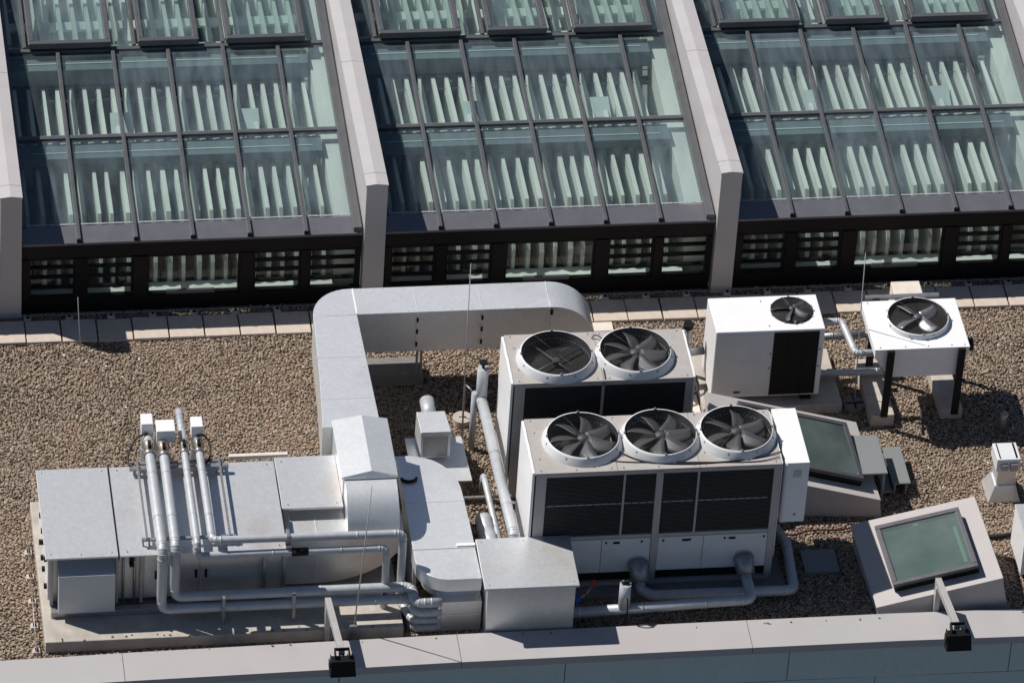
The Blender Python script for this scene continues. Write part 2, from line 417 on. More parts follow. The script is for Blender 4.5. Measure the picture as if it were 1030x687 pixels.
# ------------------------------------------------------------------ glass roofed wing
def wing():
    t=thing('glass_roofed_wing','building wing with sloping glass roof between pale grey dividing fins, across top of photo','building',(0,1.1,-20))
    ta=math.tan(math.radians(4)); YB=9.4
    def gz(y): return 1.25+(y-1.01)*ta
    fins=[-7.13,-2.04,2.972,8.02]
    fins=[-12.15]+fins+[13.0]
    fw=0.315
    for x in fins:
        x0,x1=x,x+fw; mb=MB()
        cz=lambda y: 2.118-(y-0.93)*math.tan(math.radians(2.0))
        # body
        mb.hexa([(x0+.008,.935,-.6),(x1-.008,.935,-.6),(x1-.008,YB,-.6),(x0+.008,YB,-.6)],
                [(x0+.008,.935,cz(.935)-.03),(x1-.008,.935,cz(.935)-.03),(x1-.008,YB,cz(YB)-.03),(x0+.008,YB,cz(YB)-.03)])
        f=mb.build('dividing_fin',FIN,t)
        cm=MB(); ys=[.925,1.22,4.05,6.9,YB]
        xm=(x0+x1)/2-0.01
        for a,b in zip(ys[:-1],ys[1:]):
            a+=.004;b-=.004
            za,zb=cz(a),cz(b)
            lo=[(x0,a,za-.028),(x1,a,za-.028),(x1,b,zb-.028),(x0,b,zb-.028)]
            vs=[(x0,a,za-.028),(x1,a,za-.028),(x1,a,za),(xm,a,za+.022),(x0,a,za),(x0,b,zb-.028),(x1,b,zb-.028),(x1,b,zb),(xm,b,zb+.022),(x0,b,zb)]
            cm.add(vs,[(0,1,2,3,4),(9,8,7,6,5),(0,5,6,1),(1,6,7,2),(2,7,8,3),(3,8,9,4),(4,9,5,0)])
        cm.build('fin_capping',FIN,f)
    bays=[(fins[i]+fw,fins[i+1]) for i in range(len(fins)-1)]
    for bi,(bx0,bx1) in enumerate(bays):
        W=bx1-bx0; pw=W/6.0; cols=[bx0+pw*k for k in range(7)]
        # eave gutter and sill
        g=MB()
        g.hexa([(bx0+.01,1.0,1.21),(bx1-.01,1.0,1.21),(bx1-.01,1.36,1.21),(bx0+.01,1.36,1.21)],
               [(bx0+.01,1.0,1.245),(bx1-.01,1.0,1.245),(bx1-.01,1.36,gz(1.36)+.004),(bx0+.01,1.36,gz(1.36)+.004)])
        gut=g.build('eave_sill',SILL,t)
        g=MB().box(bx0+.01,bx1-.01,1.02,1.10,0.98,1.208)
        g.box(bx0+.01,bx1-.01,1.06,1.14,-.02,.235)
        g.box(bx0+.01,bx1-.01,1.075,1.12,.935,.979)
        g.build('eave_fascia',DARKF,t)
        # roof frame: mullions + transoms
        m=MB()
        def bar(x,ya,yb,w=.054,h=.045,dz=.004):
            m.hexa([(x-w/2,ya,gz(ya)-.05),(x+w/2,ya,gz(ya)-.05),(x+w/2,yb,gz(yb)-.05),(x-w/2,yb,gz(yb)-.05)],
                   [(x-w/2,ya,gz(ya)+h+dz),(x+w/2,ya,gz(ya)+h+dz),(x+w/2,yb,gz(yb)+h+dz),(x-w/2,yb,gz(yb)+h+dz)])
        for x in cols[1:-1]: bar(x,1.03,5.18)
        bar(bx1-.075,1.03,YB,.12,.07); bar(bx0+.05,1.37,YB,.08,.03)
        for y in (3.25,5.2):
            a,b=y-.035,y+.035
            m.hexa([(bx0+.01,a,gz(a)-.05),(bx1-.01,a,gz(a)-.05),(bx1-.01,b,gz(b)-.05),(bx0+.01,b,gz(b)-.05)],
                   [(bx0+.01,a,gz(a)+.032),(bx1-.01,a,gz(a)+.032),(bx1-.01,b,gz(b)+.032),(bx0+.01,b,gz(b)+.032)])
        r3=[0.08,0.345/1.0,1.60,1.96,2.86,3.20,4.40]
        for dx in (0.33,1.91,3.20): bar(bx0+dx,5.24,YB,.05,.05)
        m.build('roof_glazing_frame',MULL,t,bevel=.006)
        clips=MB()
        for x in cols[1:-1]:
            clips.box(x-.034,x+.034,1.012,1.028,gz(1.02)-.02,gz(1.02)+.045)
        build_each(clips,'mullion_end_clip',BLACK,gut)
        def pane(xa,xb,ya,yb):
            e=[rng.uniform(-.003,.003) for _ in range(4)]
            q=MB(); q.add([(xa,ya,gz(ya)+e[0]),(xb,ya,gz(ya)+e[1]),(xb,yb,gz(yb)+e[2]),(xa,yb,gz(yb)+e[3])],[(0,1,2,3)])
            q.build('roof_glass_pane',GLASS,t)
        gk=MB()
        for ya,yb in ((1.34,3.25),(3.25,5.2)):
            for k in range(6):
                pane(cols[k]+(.01 if k==0 else 0),cols[k+1]-(.01 if k==5 else 0),ya,yb)
            gk.hexa([(bx0+.03,ya+.037,gz(ya)+.004),(bx1-.05,ya+.037,gz(ya)+.004),(bx1-.05,ya+.062,gz(ya)+.004),(bx0+.03,ya+.062,gz(ya)+.004)],
                    [(bx0+.03,ya+.037,gz(ya)+.012),(bx1-.05,ya+.037,gz(ya)+.012),(bx1-.05,ya+.062,gz(ya)+.014),(bx0+.03,ya+.062,gz(ya)+.014)])
        xs=[bx0+.01,bx0+.33,bx0+1.91,bx0+3.20,bx1-.01]
        for a,b in zip(xs[:-1],xs[1:]): pane(a,b,5.2,YB)
        build_each(gk,'pane_edge_seal',SEAL,t)
        # opening roof windows
        for a,b in ((.375,1.57),(1.96,2.84),(3.235,4.39)):
            xa,xb=bx0+a,bx0+b; ya,yb=5.16,7.1
            def hz(y): return gz(y)+.17-(y-ya)*.045
            fr=MB(); w=.085
            for (p,q,r,s_) in ((xa,xb,ya,ya+w),(xa,xb,yb-w,yb),(xa,xa+w,ya+w,yb-w),(xb-w,xb,ya+w,yb-w)):
                fr.hexa([(p,r,hz(r)-.10),(q,r,hz(r)-.10),(q,s_,hz(s_)-.10),(p,s_,hz(s_)-.10)],[(p,r,hz(r)),(q,r,hz(r)),(q,s_,hz(s_)),(p,s_,hz(s_))])
            rw=fr.build('roof_window',MULL,t,bevel=.012)
            pz=lambda y: hz(y)-.03
            MB().add([(xa+.06,ya+.06,pz(ya)),(xb-.06,ya+.06,pz(ya)),(xb-.06,yb-.06,pz(yb)),(xa+.06,yb-.06,pz(yb))],[(0,1,2,3)]).build('window_glass',GLASS,rw)
            cb=MB()
            for (p,q,r,s_) in ((xa+.03,xb-.03,ya+.10,ya+.13),(xa+.03,xa+.06,ya+.13,yb-.05),(xb-.06,xb-.03,ya+.13,yb-.05)):
                cb.hexa([(p,r,gz(r)+.002),(q,r,gz(r)+.002),(q,s_,gz(s_)+.002),(p,s_,gz(s_)+.002)],[(p,r,hz(r)-.102),(q,r,hz(r)-.102),(q,s_,hz(s_)-.102),(p,s_,hz(s_)-.102)])
            cb.build('window_curb',DARKF,rw)
        # front window band
        wins=[(0.10,0.755,1),(0.90,1.57,1),(1.765,3.075,0),(3.265,3.935,1),(4.05,4.73,1)]
        sc=W/4.79
        wins=[(a*sc,b*sc,l) for a,b,l in wins]
        fr=MB(); edges=[0.01]+[v for w_ in wins for v in w_[:2]]+[W-.01]
        for k in range(0,len(edges),2):
            fr.box(bx0+edges[k],bx0+edges[k+1],1.05,1.15,.236,.934)
        build_each(fr,'window_post',DARKF,t,bevel=.004)
        for a,b,louv in wins:
            a+=bx0;b+=bx0
            fm=MB(); w=.03
            for p,q,r,s_ in ((a,b,.237,.265),(a,b,.905,.933),(a+.001,a+w,.265,.905),(b-w,b-.001,.265,.905)): fm.box(p,q,1.07,1.13,r,s_)
            wf=fm.build('front_window',DARKF,t)
            MB().add([(a+w,1.10,.262),(b-w,1.10,.262),(b-w,1.10,.908),(a+w,1.10,.908)],[(0,1,2,3)]).build('window_glass',GLASSW,wf)
            if louv:
                lv=MB()
                for zz in (.42,.60,.77): lv.box(a+.02,b-.02,1.06,1.13,zz-.013,zz+.013)
                build_each(lv,'window_louvre',DARKF,wf)
            else:
                MB().box(a+.28,b-.35,1.045,1.09,.262,.315).build('window_opener',SILL,wf)
        # interior
        im=MB()
        def blades(ya,yb,zt,h,x0,x1,step=.197,th=.042):
            x=x0
            while x<x1:
                x+=rng.uniform(-.012,.012)
                im.hexa([(x,ya,zt(ya)-h),(x+th,ya,zt(ya)-h),(x+th,yb,zt(yb)-h),(x,yb,zt(yb)-h)],
                        [(x,ya,zt(ya)),(x+th,ya,zt(ya)),(x+th,yb,zt(yb)),(x,yb,zt(yb))]); x+=step
        x=bx0+.12
        while x<bx1-.48:
            w_=rng.uniform(.045,.068); dx_=rng.uniform(-.014,.014)
            im.prism([(1.36,.02),(1.36,.56+rng.uniform(-.05,.05)),(1.78,1.16),(3.17,1.13),(3.17,.5),(2.0,.02)],x+dx_,x+dx_+w_,'x')
            x+=.197
        blades(3.32,4.78,lambda y:1.27-(y-3.32)*.06,.60,bx0+.12,bx1-.48,th=.055)
        blades(5.75,YB-.3,lambda y:1.30-(y-5.75)*.10,.6,bx0+.12,bx1-.48,th=.055)
        im.build('interior_blades',INNERW,t)
        ws=MB()
        ws.hexa([(bx1-.34,1.38,-.5),(bx1-.02,1.38,-.5),(bx1-.02,YB-.05,-.5),(bx1-.34,YB-.05,-.5)],[(bx1-.34,1.38,gz(1.38)-.16),(bx1-.02,1.38,gz(1.38)-.16),(bx1-.02,YB-.05,gz(YB)-.16),(bx1-.34,YB-.05,gz(YB)-.16)])        # pale lining wall on the right of the bay
        ws.box(bx0+.12,bx1-.38,1.16,1.34,.20,.25)          # inner window ledge
        ws.box(bx0+.12,bx1-.38,3.18,3.20,.62,1.19)         # pale upstand panels
        ws.box(bx0+.12,bx1-.38,5.66,5.69,.75,1.28); ws.box(bx0+.12,bx1-.38,6.3,6.5,1.10,1.14)
        for dx in (1.46,3.32):
            lamp=MB(); lamp.hexa([(bx0+dx,3.62,1.16),(bx0+dx+.27,3.62,1.16),(bx0+dx+.27,3.98,1.26),(bx0+dx,3.98,1.26)],[(bx0+dx,3.61,1.21),(bx0+dx+.27,3.61,1.21),(bx0+dx+.27,3.97,1.31),(bx0+dx,3.97,1.31)])
            lamp.box(bx0+dx+.12,bx0+dx+.16,3.80,3.84,.8,1.2); lamp.build('hanging_lamp',LAMPC,t)
        ws.build('interior_lining',INNERW,t)
        bm_=MB()
        bm_.box(bx0+.10,bx1-.37,2.86,3.21,1.20,1.335)
        bm_.box(bx0+.10,bx1-.37,4.84,5.16,1.2,1.46)
        bm_.build('interior_beam',INNERB,t); hl=MB(); hl.box(bx0+.25,bx1-.5,2.98,3.0,1.337,1.347); hl.box(bx0+.25,bx1-.5,4.98,5.0,1.462,1.472); build_each(hl,'beam_highlight',LAMPC,t)  # thin pale strips stand in for the highlight line along each beam
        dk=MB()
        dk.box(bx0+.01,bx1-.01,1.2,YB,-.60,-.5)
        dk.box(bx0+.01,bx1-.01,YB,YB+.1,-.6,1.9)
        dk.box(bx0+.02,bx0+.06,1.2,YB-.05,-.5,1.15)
        dk.box(bx0+.12,bx1-.38,4.66,4.83,1.0,1.04)  # dark strip stands in for the unlit void above the second blade row
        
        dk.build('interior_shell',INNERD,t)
        tr=MB()
        tr.box(bx0+.2,bx1-.35,4.55,4.56,1.12,1.13); tr.box(bx0+.2,bx1-.35,4.80,4.812,1.16,1.17)
        for k in range(5):
            xx=bx0+.45+k*.86; tr.box(xx,xx+.10,4.66,4.76,1.10,1.16)
        k=bx0+.3
        tr.build('cable_tray',SILL,t)
wing()

# ------------------------------------------------------------------ paving slabs
def ordinal(n): return ['','first','second','third','fourth','fifth','sixth','seventh','eighth','ninth','tenth','eleventh','twelfth'][n]
def slabs():
    pitch=0.5; x=-6.79-2*pitch-0.0; k=0; counts={'a':0,'b':0,'c':0}
    src=None
    while x<8.2:
        xc=x+pitch/2
        skip=(-2.9<xc<0.5) or (2.25<xc<3.75) or (4.9<xc<5.9)
        vis=(-7.3<xc<-2.9) or (0.5<xc<2.4) or (3.7<xc<4.9) or (5.9<xc<8.0)
        sh=rng.uniform(-.006,.006)
        if src is None:
            mb=MB().box(0.011,pitch-.011,.335,.818,0.0,.045); o=mb.build('paving_slab',SLAB,None,bevel=.006,loc=(0,0,0)); src=o
        else:
            o=src.copy(); COL.objects.link(o)
        o.location=(x,sh,rng.uniform(-.004,.006)); o.rotation_euler=(rng.uniform(-.008,.008),0,rng.uniform(-.006,.006))
        if xc<-2.6: seg='a'; txt='in the slab row left of the large silver duct'
        elif xc<3.5: seg='b'; txt='in the slab row between the silver duct and the white air conditioner'
        else: seg='c'; txt='in the slab row right of the white air conditioner'
        counts[seg]+=1
        tag(o,'concrete paving slab, %s from the left %s'%(ordinal(counts[seg]) if counts[seg]<13 else 'last',txt),'paving slab','paving slabs along the foot of the glass wing')
        x+=pitch
slabs()
tag(MB().box(1.12,1.46,.10,.30,0.01,.05).build('paving_slab',SLABW,None,bevel=.004),'small pale slab lying on gravel beside the curved duct end','paving slab')
tag(MB().box(5.45,5.86,.08,.40,0.0,.50).build('concrete_block',SLABW,None,bevel=.01),'pale sunlit block standing behind the fan condenser on black legs','block')

# ------------------------------------------------------------------ lightning conductor wires
def conductor(label,pts,step,name='lightning_conductor'):
    t=thing(name,label,'conductor wire',pts[0])
    MB().tube([Vector(p)+Vector((0,0,.07)) for p in pts],.006,6).build('wire',STEEL,t)
    P=[Vector(p) for p in pts]
    for a,b in zip(P[:-1],P[1:]):
        L=(b-a).length; k=step*.5
        while k<L:
            c=a+(b-a)*k/L; mb=MB()
            mb.hexa([(c.x-.055,c.y-.055,0),(c.x+.055,c.y-.055,0),(c.x+.055,c.y+.055,0),(c.x-.055,c.y+.055,0)],
                    [(c.x-.045,c.y-.045,.055),(c.x+.045,c.y-.045,.055),(c.x+.045,c.y+.045,.055),(c.x-.045,c.y+.045,.055)])
            h=mb.build('wire_holder',CONCD if False else SLAB,t)
            MB().box(c.x-.018,c.x+.018,c.y-.018,c.y+.018,.056,.085).build('clip',BLACK,h)
            k+=step
conductor('thin wire on small concrete blocks along the foot of the glass wing',[(-8.2,.885,.02),(8.3,.885,.02)],.585)
conductor('thin wire on small concrete blocks running left of the long metal air handler',[(-7.08,-3.95,.02),(-7.12,-6.42,.02)],.50)

# ------------------------------------------------------------------ big rectangular duct with hood and elbow
def arc(cx,cy,r,a0,a1,n=10,ry=None):
    ry=ry or r
    return [(cx+r*math.cos(math.radians(a0+(a1-a0)*k/n)),cy+ry*math.sin(math.radians(a0+(a1-a0)*k/n))) for k in range(n+1)]
def big_duct():
    t=thing('rectangular_duct','large silver rectangular duct with rounded corner running from air handler toward the glass wing','duct',(-2.7,-1.0,0))
    zt,zb=1.38,.70
    # back run
    MB().box(-2.36,.33,-1.02,-.44,zb,zt).build('straight_section',GALVD,t,bevel=.004)
    # right end, quarter bend turning down
    prof=[(.334,zb-.0),(.334,zt)]+[(.334+.66*math.sin(a),zb+.02+(zt-zb-.02)*math.cos(a)) for a in np.linspace(0.08,PI/2,12)]+[(.994,.02),(.40,.02),(.40,zb-.0)]
    MB().prism(prof,-1.02,-.44,'y',smooth=False).build('end_bend',GALVD,t,bevel=.003)
    # corner
    corner=[(-2.364,-1.03),(-2.364,-.44),(-2.42,-.44)]+arc(-2.42,-1.03,.545,90,180,10,.59)[1:]
    MB().prism([(a,b) for a,b in corner],zb,zt).build('corner_bend',GALVD,t,bevel=.003)
    # leg towards camera, widening
    leg=[(-2.965,-1.036),(-2.364,-1.036),(-2.32,-3.45),(-3.10,-3.45),(-3.02,-2.3)]
    MB().prism(leg,zb,zt).build('tapered_section',GALVD,t,bevel=.004)
    fl=MB()
    for x in (-1.52,-.62,.30):
        fl.box(x-.010,x+.010,-1.032,-1.0205,zb+.01,zt-.02)
    MB().box(-2.372,-2.352,-1.0,-.445,zt+.0005,zt+.006).build('sealant_strip',WHITE,t)
    fl.box(.322,.332,-1.025,-.44,zt+.001,zt+.006)
    build_each(fl,'joint_flange',GALVD,t)
    sm2=MB()
    for y in (-1.95,-2.85): sm2.box(-3.05+.012*(y+1.95),-2.34,y-.006,y+.006,zt+.0005,zt+.0035)
    for x in (-1.52,-.62): sm2.box(x-.005,x+.005,-1.0,-.46,zt+.0005,zt+.003)
    build_each(sm2,'top_seam',GALVD,t)
    sk=MB()
    for k in range(9): screws(sk,[(-2.25+k*.3,-.99,zt),(-2.25+k*.3,-.47,zt)],.006,.004)
    for k in range(7): screws(sk,[(-2.40,-1.2-k*.33,zt)],.006,.004)
    sk.build('duct_screw',STEEL,t)
    dk=MB()
    for x in (-1.52,-.62): 
        for z in (.80,1.02,1.22): dk.box(x-.014,x+.014,-1.046,-1.0345,z,z+.07)
    dk.box(.33,.36,-1.046,-1.0205,1.26,1.34)
    build_each(dk,'flange_clamp',BLACK,t)
    # hood over the leg end
    x0,x1=-2.985,-2.235; ya,yb=-4.67,-3.46
    MB().box(x0+.02,x1-.02,-4.655,-3.452,.95,1.46).build('hood_body',GALVD,t)
    xm=-2.585
    vs=[(x0,ya,1.46),(x1,ya,1.46),(x1,ya,1.50),(xm,ya+.03,1.575),(x0,ya,1.50),(x0,yb,1.46),(x1,yb,1.46),(x1,yb,1.50),(xm,yb,1.575),(x0,yb,1.50)]
    MB().add(vs,[(0,1,2,3,4),(9,8,7,6,5),(0,5,6,1),(1,6,7,2),(2,7,8,3),(3,8,9,4),(4,9,5,0)]).build('hood_cover',GALVD,t,bevel=.003)
    prof=[(-4.2,.62),(-4.2,1.455),(-4.66,1.455)]
    for a in np.linspace(.12,PI/2,12): prof.append((-4.66-.56*math.sin(a),.93+.525*math.cos(a)))
    prof+= [(-5.225,.62)]
    MB().prism(prof,x0+.04,x1-.02,'x').build('vertical_bend',GALVD,t,bevel=.003)
    # outlet elbow in front
    prof=[(-3.76,.25),(-3.76,1.0),(-2.20,1.0)]+[(-2.20-.02-0*a,.99) for a in ()]
    cx,cz,r,rz=-3.35,1.0,1.15,.77
    prof=[(-3.775,.23),(-3.775,1.0)]
    for a in np.linspace(0,PI/2,14): prof.append((-3.35+1.15*math.cos(a),1.0-.77*math.sin(a)))
    MB().prism(prof,-5.30,-4.70,'y').build('outlet_elbow',GALV,t,bevel=.004)
    sm=MB(); sm.box(-3.36,-3.345,-5.308,-4.86,.24,1.008); sm.build('elbow_seam',GALVD,t)
    mb=MB(); mb.box(-1.505,-1.475,-.98,-.95,.2,.70); mb.box(-1.445,-1.415,-.98,-.95,.2,.70); build_each(mb,'support_bracket',STEEL,t)
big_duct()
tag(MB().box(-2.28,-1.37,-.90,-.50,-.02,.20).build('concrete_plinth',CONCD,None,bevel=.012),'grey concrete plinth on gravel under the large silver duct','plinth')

# ------------------------------------------------------------------ long plinth, air handler
tag(MB().box(-7.0,-2.28,-6.20,-3.30,-.02,.18).build('concrete_plinth',CONC,None,bevel=.012),'long pale concrete plinth carrying the long metal air handler','plinth')
def ahu():
    t=thing('air_handling_unit','long flat galvanised air handling unit with pale sheet lid on a concrete plinth','air handling unit',(-5.3,-4.7,.18))
    MB().box(-6.90,-3.80,-5.50,-3.86,.28,1.13).build('casing',GALV,t,bevel=.004)
    fr=MB(); fr.box(-6.89,-3.80,-5.72,-5.62,.18,.275); fr.box(-6.89,-3.80,-3.90,-3.80,.18,.275)
    for x in (-6.885,-3.88): fr.box(x,x+.08,-5.62,-3.90,.18,.275)
    fr.build('base_frame',STEEL,t,bevel=.003)
    MB().box(-6.88,-3.81,-5.61,-5.51,.185,.2).build('drip_tray',STEEL,t)
    MB().box(-6.97,-6.018,-5.68,-3.84,1.135,1.165).build('lid_panel',GALV,t,bevel=.004)
    MB().box(-6.0,-3.80,-5.68,-3.84,1.135,1.160).build('lid_panel',GALV,t,bevel=.004)
    MB().box(-3.782,-2.97,-4.86,-3.78,1.13,1.165).build('lid_panel',GALV,t,bevel=.004)
    MB().box(-3.775,-2.99,-4.695,-3.81,.30,1.128).build('end_section',GALV,t)
    sd=MB()
    for a,b in ((-5.49,-4.95),(-4.94,-4.40),(-4.39,-3.88)): sd.box(-6.925,-6.902,a,b,.30,1.10)
    build_each(sd,'side_door',WHITE,t,bevel=.003)
    hd=MB()
    for y in (-5.40,-5.05,-4.82,-4.5): 
        for z in (.42,.88): hd.box(-6.965,-6.926,y,y+.05,z,z+.06)
    build_each(hd,'door_handle',BLACK,t)
    ps=MB()
    for x in (-6.90,-6.04,-5.72,-4.10,-3.84): ps.box(x,x+.04,-5.60,-5.501,.28,1.13)
    build_each(ps,'frame_post',STEEL,t)
    MB().hexa([(-6.80,-5.78,.30),(-6.06,-5.78,.30),(-6.06,-5.505,.30),(-6.80,-5.505,.30)],
              [(-6.80,-5.78,.93),(-6.06,-5.78,.93),(-6.06,-5.505,.985),(-6.80,-5.505,.985)]).build('intake_hood',HOODM,t,bevel=.006)
    dr=MB(); dr.box(-5.66,-4.95,-5.512,-5.5005,.33,1.08); dr.box(-4.92,-4.16,-5.512,-5.5005,.33,1.08); build_each(dr,'access_door',GALV,t,bevel=.003)
    dh=MB(); 
    for x in (-5.52,-4.99,-4.86): dh.box(x,x+.03,-5.54,-5.513,.62,.74)
    for z in (.88,.98): dh.box(-5.86,-5.80,-5.58,-5.502,z,z+.05)
    build_each(dh,'door_handle',BLACK,t)
    vp=MB()
    for x in (-5.94,-5.79): vp.tube([(x,-5.56,.29),(x,-5.56,1.12)],.018,8)
    build_each(vp,'drain_pipe',BRASS,t)
    sc=MB()
    for x in (-6.9,-6.1,-5.9,-3.9): screws(sc,[(x,-5.6,1.166),(x,-3.92,1.166)])
    for x in (-6.5,-5.2,-4.6): screws(sc,[(x,-5.62,1.166)])
    screws(sc,[(-3.70,-4.78,1.166),(-3.05,-4.78,1.166),(-3.70,-3.88,1.166)])
    sc.build('lid_screw',STEEL,t)
    cj=MB(); cj.box(-3.80,-3.779,-5.69,-4.87,1.135,1.185); cj.box(-6.016,-6.004,-5.70,-3.83,1.10,1.172); build_each(cj,'joint_strip',BLACK,t)
ahu()
tag(MB().box(-4.38,-3.59,-3.72,-3.66,1.10,1.16).build('mounting_rail',SLABW,None,bevel=.004),'pale bar lying along the back edge of the metal air handler lid','rail')
def rack():
    t=thing('pipe_rack','low rectangular steel frame standing on the air handler lid under the four pipes','frame',(-5.1,-4.7,1.16))
    m=MB()
    for x in (-5.63,-4.54): m.box(x-.014,x+.014,-5.52,-3.86,1.285,1.315)
    build_each(m,'long_rail',STEEL,t)
    m=MB(); m.box(-5.74,-4.42,-4.06,-4.0,1.255,1.283); m.box(-5.70,-4.46,-5.52,-5.47,1.255,1.283); m.box(-5.66,-4.50,-3.95,-3.90,1.255,1.283); build_each(m,'cross_bar',STEEL,t)
    m=MB()
    for x in (-5.68,-5.60,-4.58,-4.50):
        for y in (-5.50,-4.04): m.box(x-.012,x+.012,y,y+.024,1.162,1.255)
    build_each(m,'foot',STEEL,t)
rack()

# ------------------------------------------------------------------ four pipes over the air handler
def pipes():
    zt=1.40
    def P(label,path,r,vx,vy,act,name='jacketed_pipe'):
        t=thing(name,label,'pipe',path[0],'jacketed pipes crossing the air handler')
        pipe(path,r).build('pipe_jacket',JACK,t)
        v=MB(); v.tube([(vx,vy-.12,zt),(vx,vy-.10,zt),(vx,vy-.05,zt),(vx,vy+.05,zt),(vx,vy+.10,zt),(vx,vy+.12,zt)],[r*1.25,r*1.3,r*1.1,r*1.1,r*1.3,r*1.25],14)
        v.tube([(vx,vy,zt),(vx,vy,zt+r+.05)],.022,8)
        vo=v.build('valve',BRASS,t)
        MB().box(vx-.018,vx+.022,vy-.07,vy+.04,zt+r*1.1,zt+r*1.1+.05).build('valve_spindle',BLACK,vo)
        MB().tube([(vx,vy-.14,zt),(vx,vy-.12,zt)],r*1.3,14).build('clamp_ring',STEEL,vo)
        if act:
            x0,x1,y0,y1,z1,h=act
            a=MB().box(x0,x1,y0,y1,z1-h,z1).build('actuator',WHITE,t,bevel=.008)
            MB().tube([((x0+x1)/2,(y0+y1)/2,zt-.05),((x0+x1)/2,(y0+y1)/2,z1-h)],.04,10).build('actuator_neck',STEEL,a)
        return t
    P('leftmost of four silver pipes over the air handler, with small white actuator box',[(-5.46,-3.30,0.0),(-5.46,-3.30,zt),(-5.46,-5.89,zt),(-5.46,-5.89,.40),(-2.14,-5.89,.40),(-2.14,-6.10,.33),(-1.78,-6.10,.33)],.067,-5.46,-3.80,(-5.54,-5.385,-3.53,-3.30,1.62,.22))
    P('second silver pipe from left over the air handler, beneath the widest white actuator box',[(-5.27,-3.30,0.0),(-5.27,-3.30,zt),(-5.285,-5.83,zt),(-5.285,-5.83,.55),(-2.14,-5.83,.55),(-2.14,-6.10,.49),(-1.78,-6.10,.49)],.067,-5.27,-3.84,(-5.35,-5.10,-3.67,-3.42,1.60,.20))
    P('third silver pipe from left over the air handler, without a white box',[(-4.995,-3.02,1.42),(-4.995,-3.30,1.40),(-5.0,-5.79,zt),(-5.0,-5.79,1.20),(-2.50,-5.79,1.20),(-2.50,-5.79,.19)],.050,-4.995,-3.78,None)
    P('rightmost of the four pipes over the air handler, turning right along its front',[(-4.80,-3.30,0.0),(-4.80,-3.30,zt),(-4.795,-5.70,zt-.02),(-2.28,-5.70,1.36),(-2.28,-5.70,.20),(-2.16,-6.10,.20),(-1.78,-6.10,.19)],.053,-4.80,-3.78,(-4.88,-4.725,-3.60,-3.38,1.60,.2))
    tag(pipe([(-2.22,-5.5,.07),(-2.14,-6.10,.07),(-1.78,-6.10,.07)],.065).build('jacketed_pipe',JACK,None),'lowest of the stacked silver pipe bends entering the metal duct box','pipe')
    t=thing('actuator_cable','black cables looping beside the white actuator boxes at back of air handler','cable',(-5.6,-3.6,1.3))
    cable([(-5.46,-3.55,1.48),(-5.62,-3.62,1.45),(-5.74,-3.80,1.32),(-5.72,-3.98,1.27),(-5.55,-4.03,1.24)],.016).build('left_loop',RUBBER,t)
    cable([(-4.80,-3.6,1.46),(-4.70,-3.62,1.45),(-4.64,-3.75,1.38),(-4.66,-3.90,1.30),(-4.75,-4.02,1.27)],.014).build('right_loop',RUBBER,t)
    t=thing('pipe_bracket','steel brackets holding the silver pipes along the air handler front','bracket',(-3.8,-5.7,.3))
    m=MB()
    for x in (-3.80,): m.box(x-.02,x+.02,-5.76,-5.60,1.08,1.44); m.box(x-.035,x+.035,-5.80,-5.58,1.27,1.30)
    for x in (-4.65,-3.72): m.box(x-.02,x+.02,-5.99,-5.93,.10,.62)
    build_each(m,'bracket_bar',STEEL,t)
    MB().tube([(-3.76,-5.79,1.20),(-3.54,-5.79,1.20)],.056,14).build('insulation_sleeve',BLACK,t)
pipes()

# ------------------------------------------------------------------ S shaped duct and front boxes
def sduct():
    t=thing('curved_duct','low flat silver duct bending from the hooded duct into the front metal box','duct',(-1.7,-4.8,0))
    poly=[(-2.20,-3.50),(-1.90,-3.50)]+arc(-1.90,-4.30,.60,80,0,10,.78)+[(-1.28,-4.9),(-1.265,-6.10),(-1.70,-6.10)]+arc(-1.66,-5.66,.44,262,182,9,.44)+[(-2.10,-5.5),(-2.10,-3.6)]
    MB().prism(poly,.66,.87).build('curved_section',GALVD,t,bevel=.004)
    fl=MB(); fl.box(-2.112,-1.268,-5.47,-5.45,.65,.880); fl.box(-2.106,-1.29,-4.50,-4.488,.655,.875); build_each(fl,'joint_flange',GALVD,t)
    p2=[(-2.02,-4.4),(-1.32,-4.4),(-1.30,-5.98),(-1.62,-5.98)]+arc(-1.64,-5.62,.36,265,180,8,.36)+[(-2.02,-5.5)]
    MB().prism(p2,.45,.66).build('lower_section',GALVD,t)
    MB().box(-2.10,-2.05,-5.56,-4.3,0,.655).build('side_plate',GALV,t)
    MB().box(-1.815,-1.245,-6.12,-5.35,0.0,.50).build('inlet_box',GALV,t,bevel=.004)
    st=MB(); st.box(-1.81,-1.25,-6.128,-6.121,.27,.285); st.box(-1.825,-1.80,-6.13,-5.6,0,.51); st.build('inlet_box_trim',GALVD,t)
    MB().box(-1.52,-1.27,-5.452,-5.40,.881,.90).build('sealant_patch',WHITE,t)
    MB().tube([(-1.98+.10*math.cos(a),-4.0+.07*math.sin(a),.89) for a in np.linspace(PI,2*PI,12)],.022,8).build('inspection_ring',BLACK,t)
sduct()
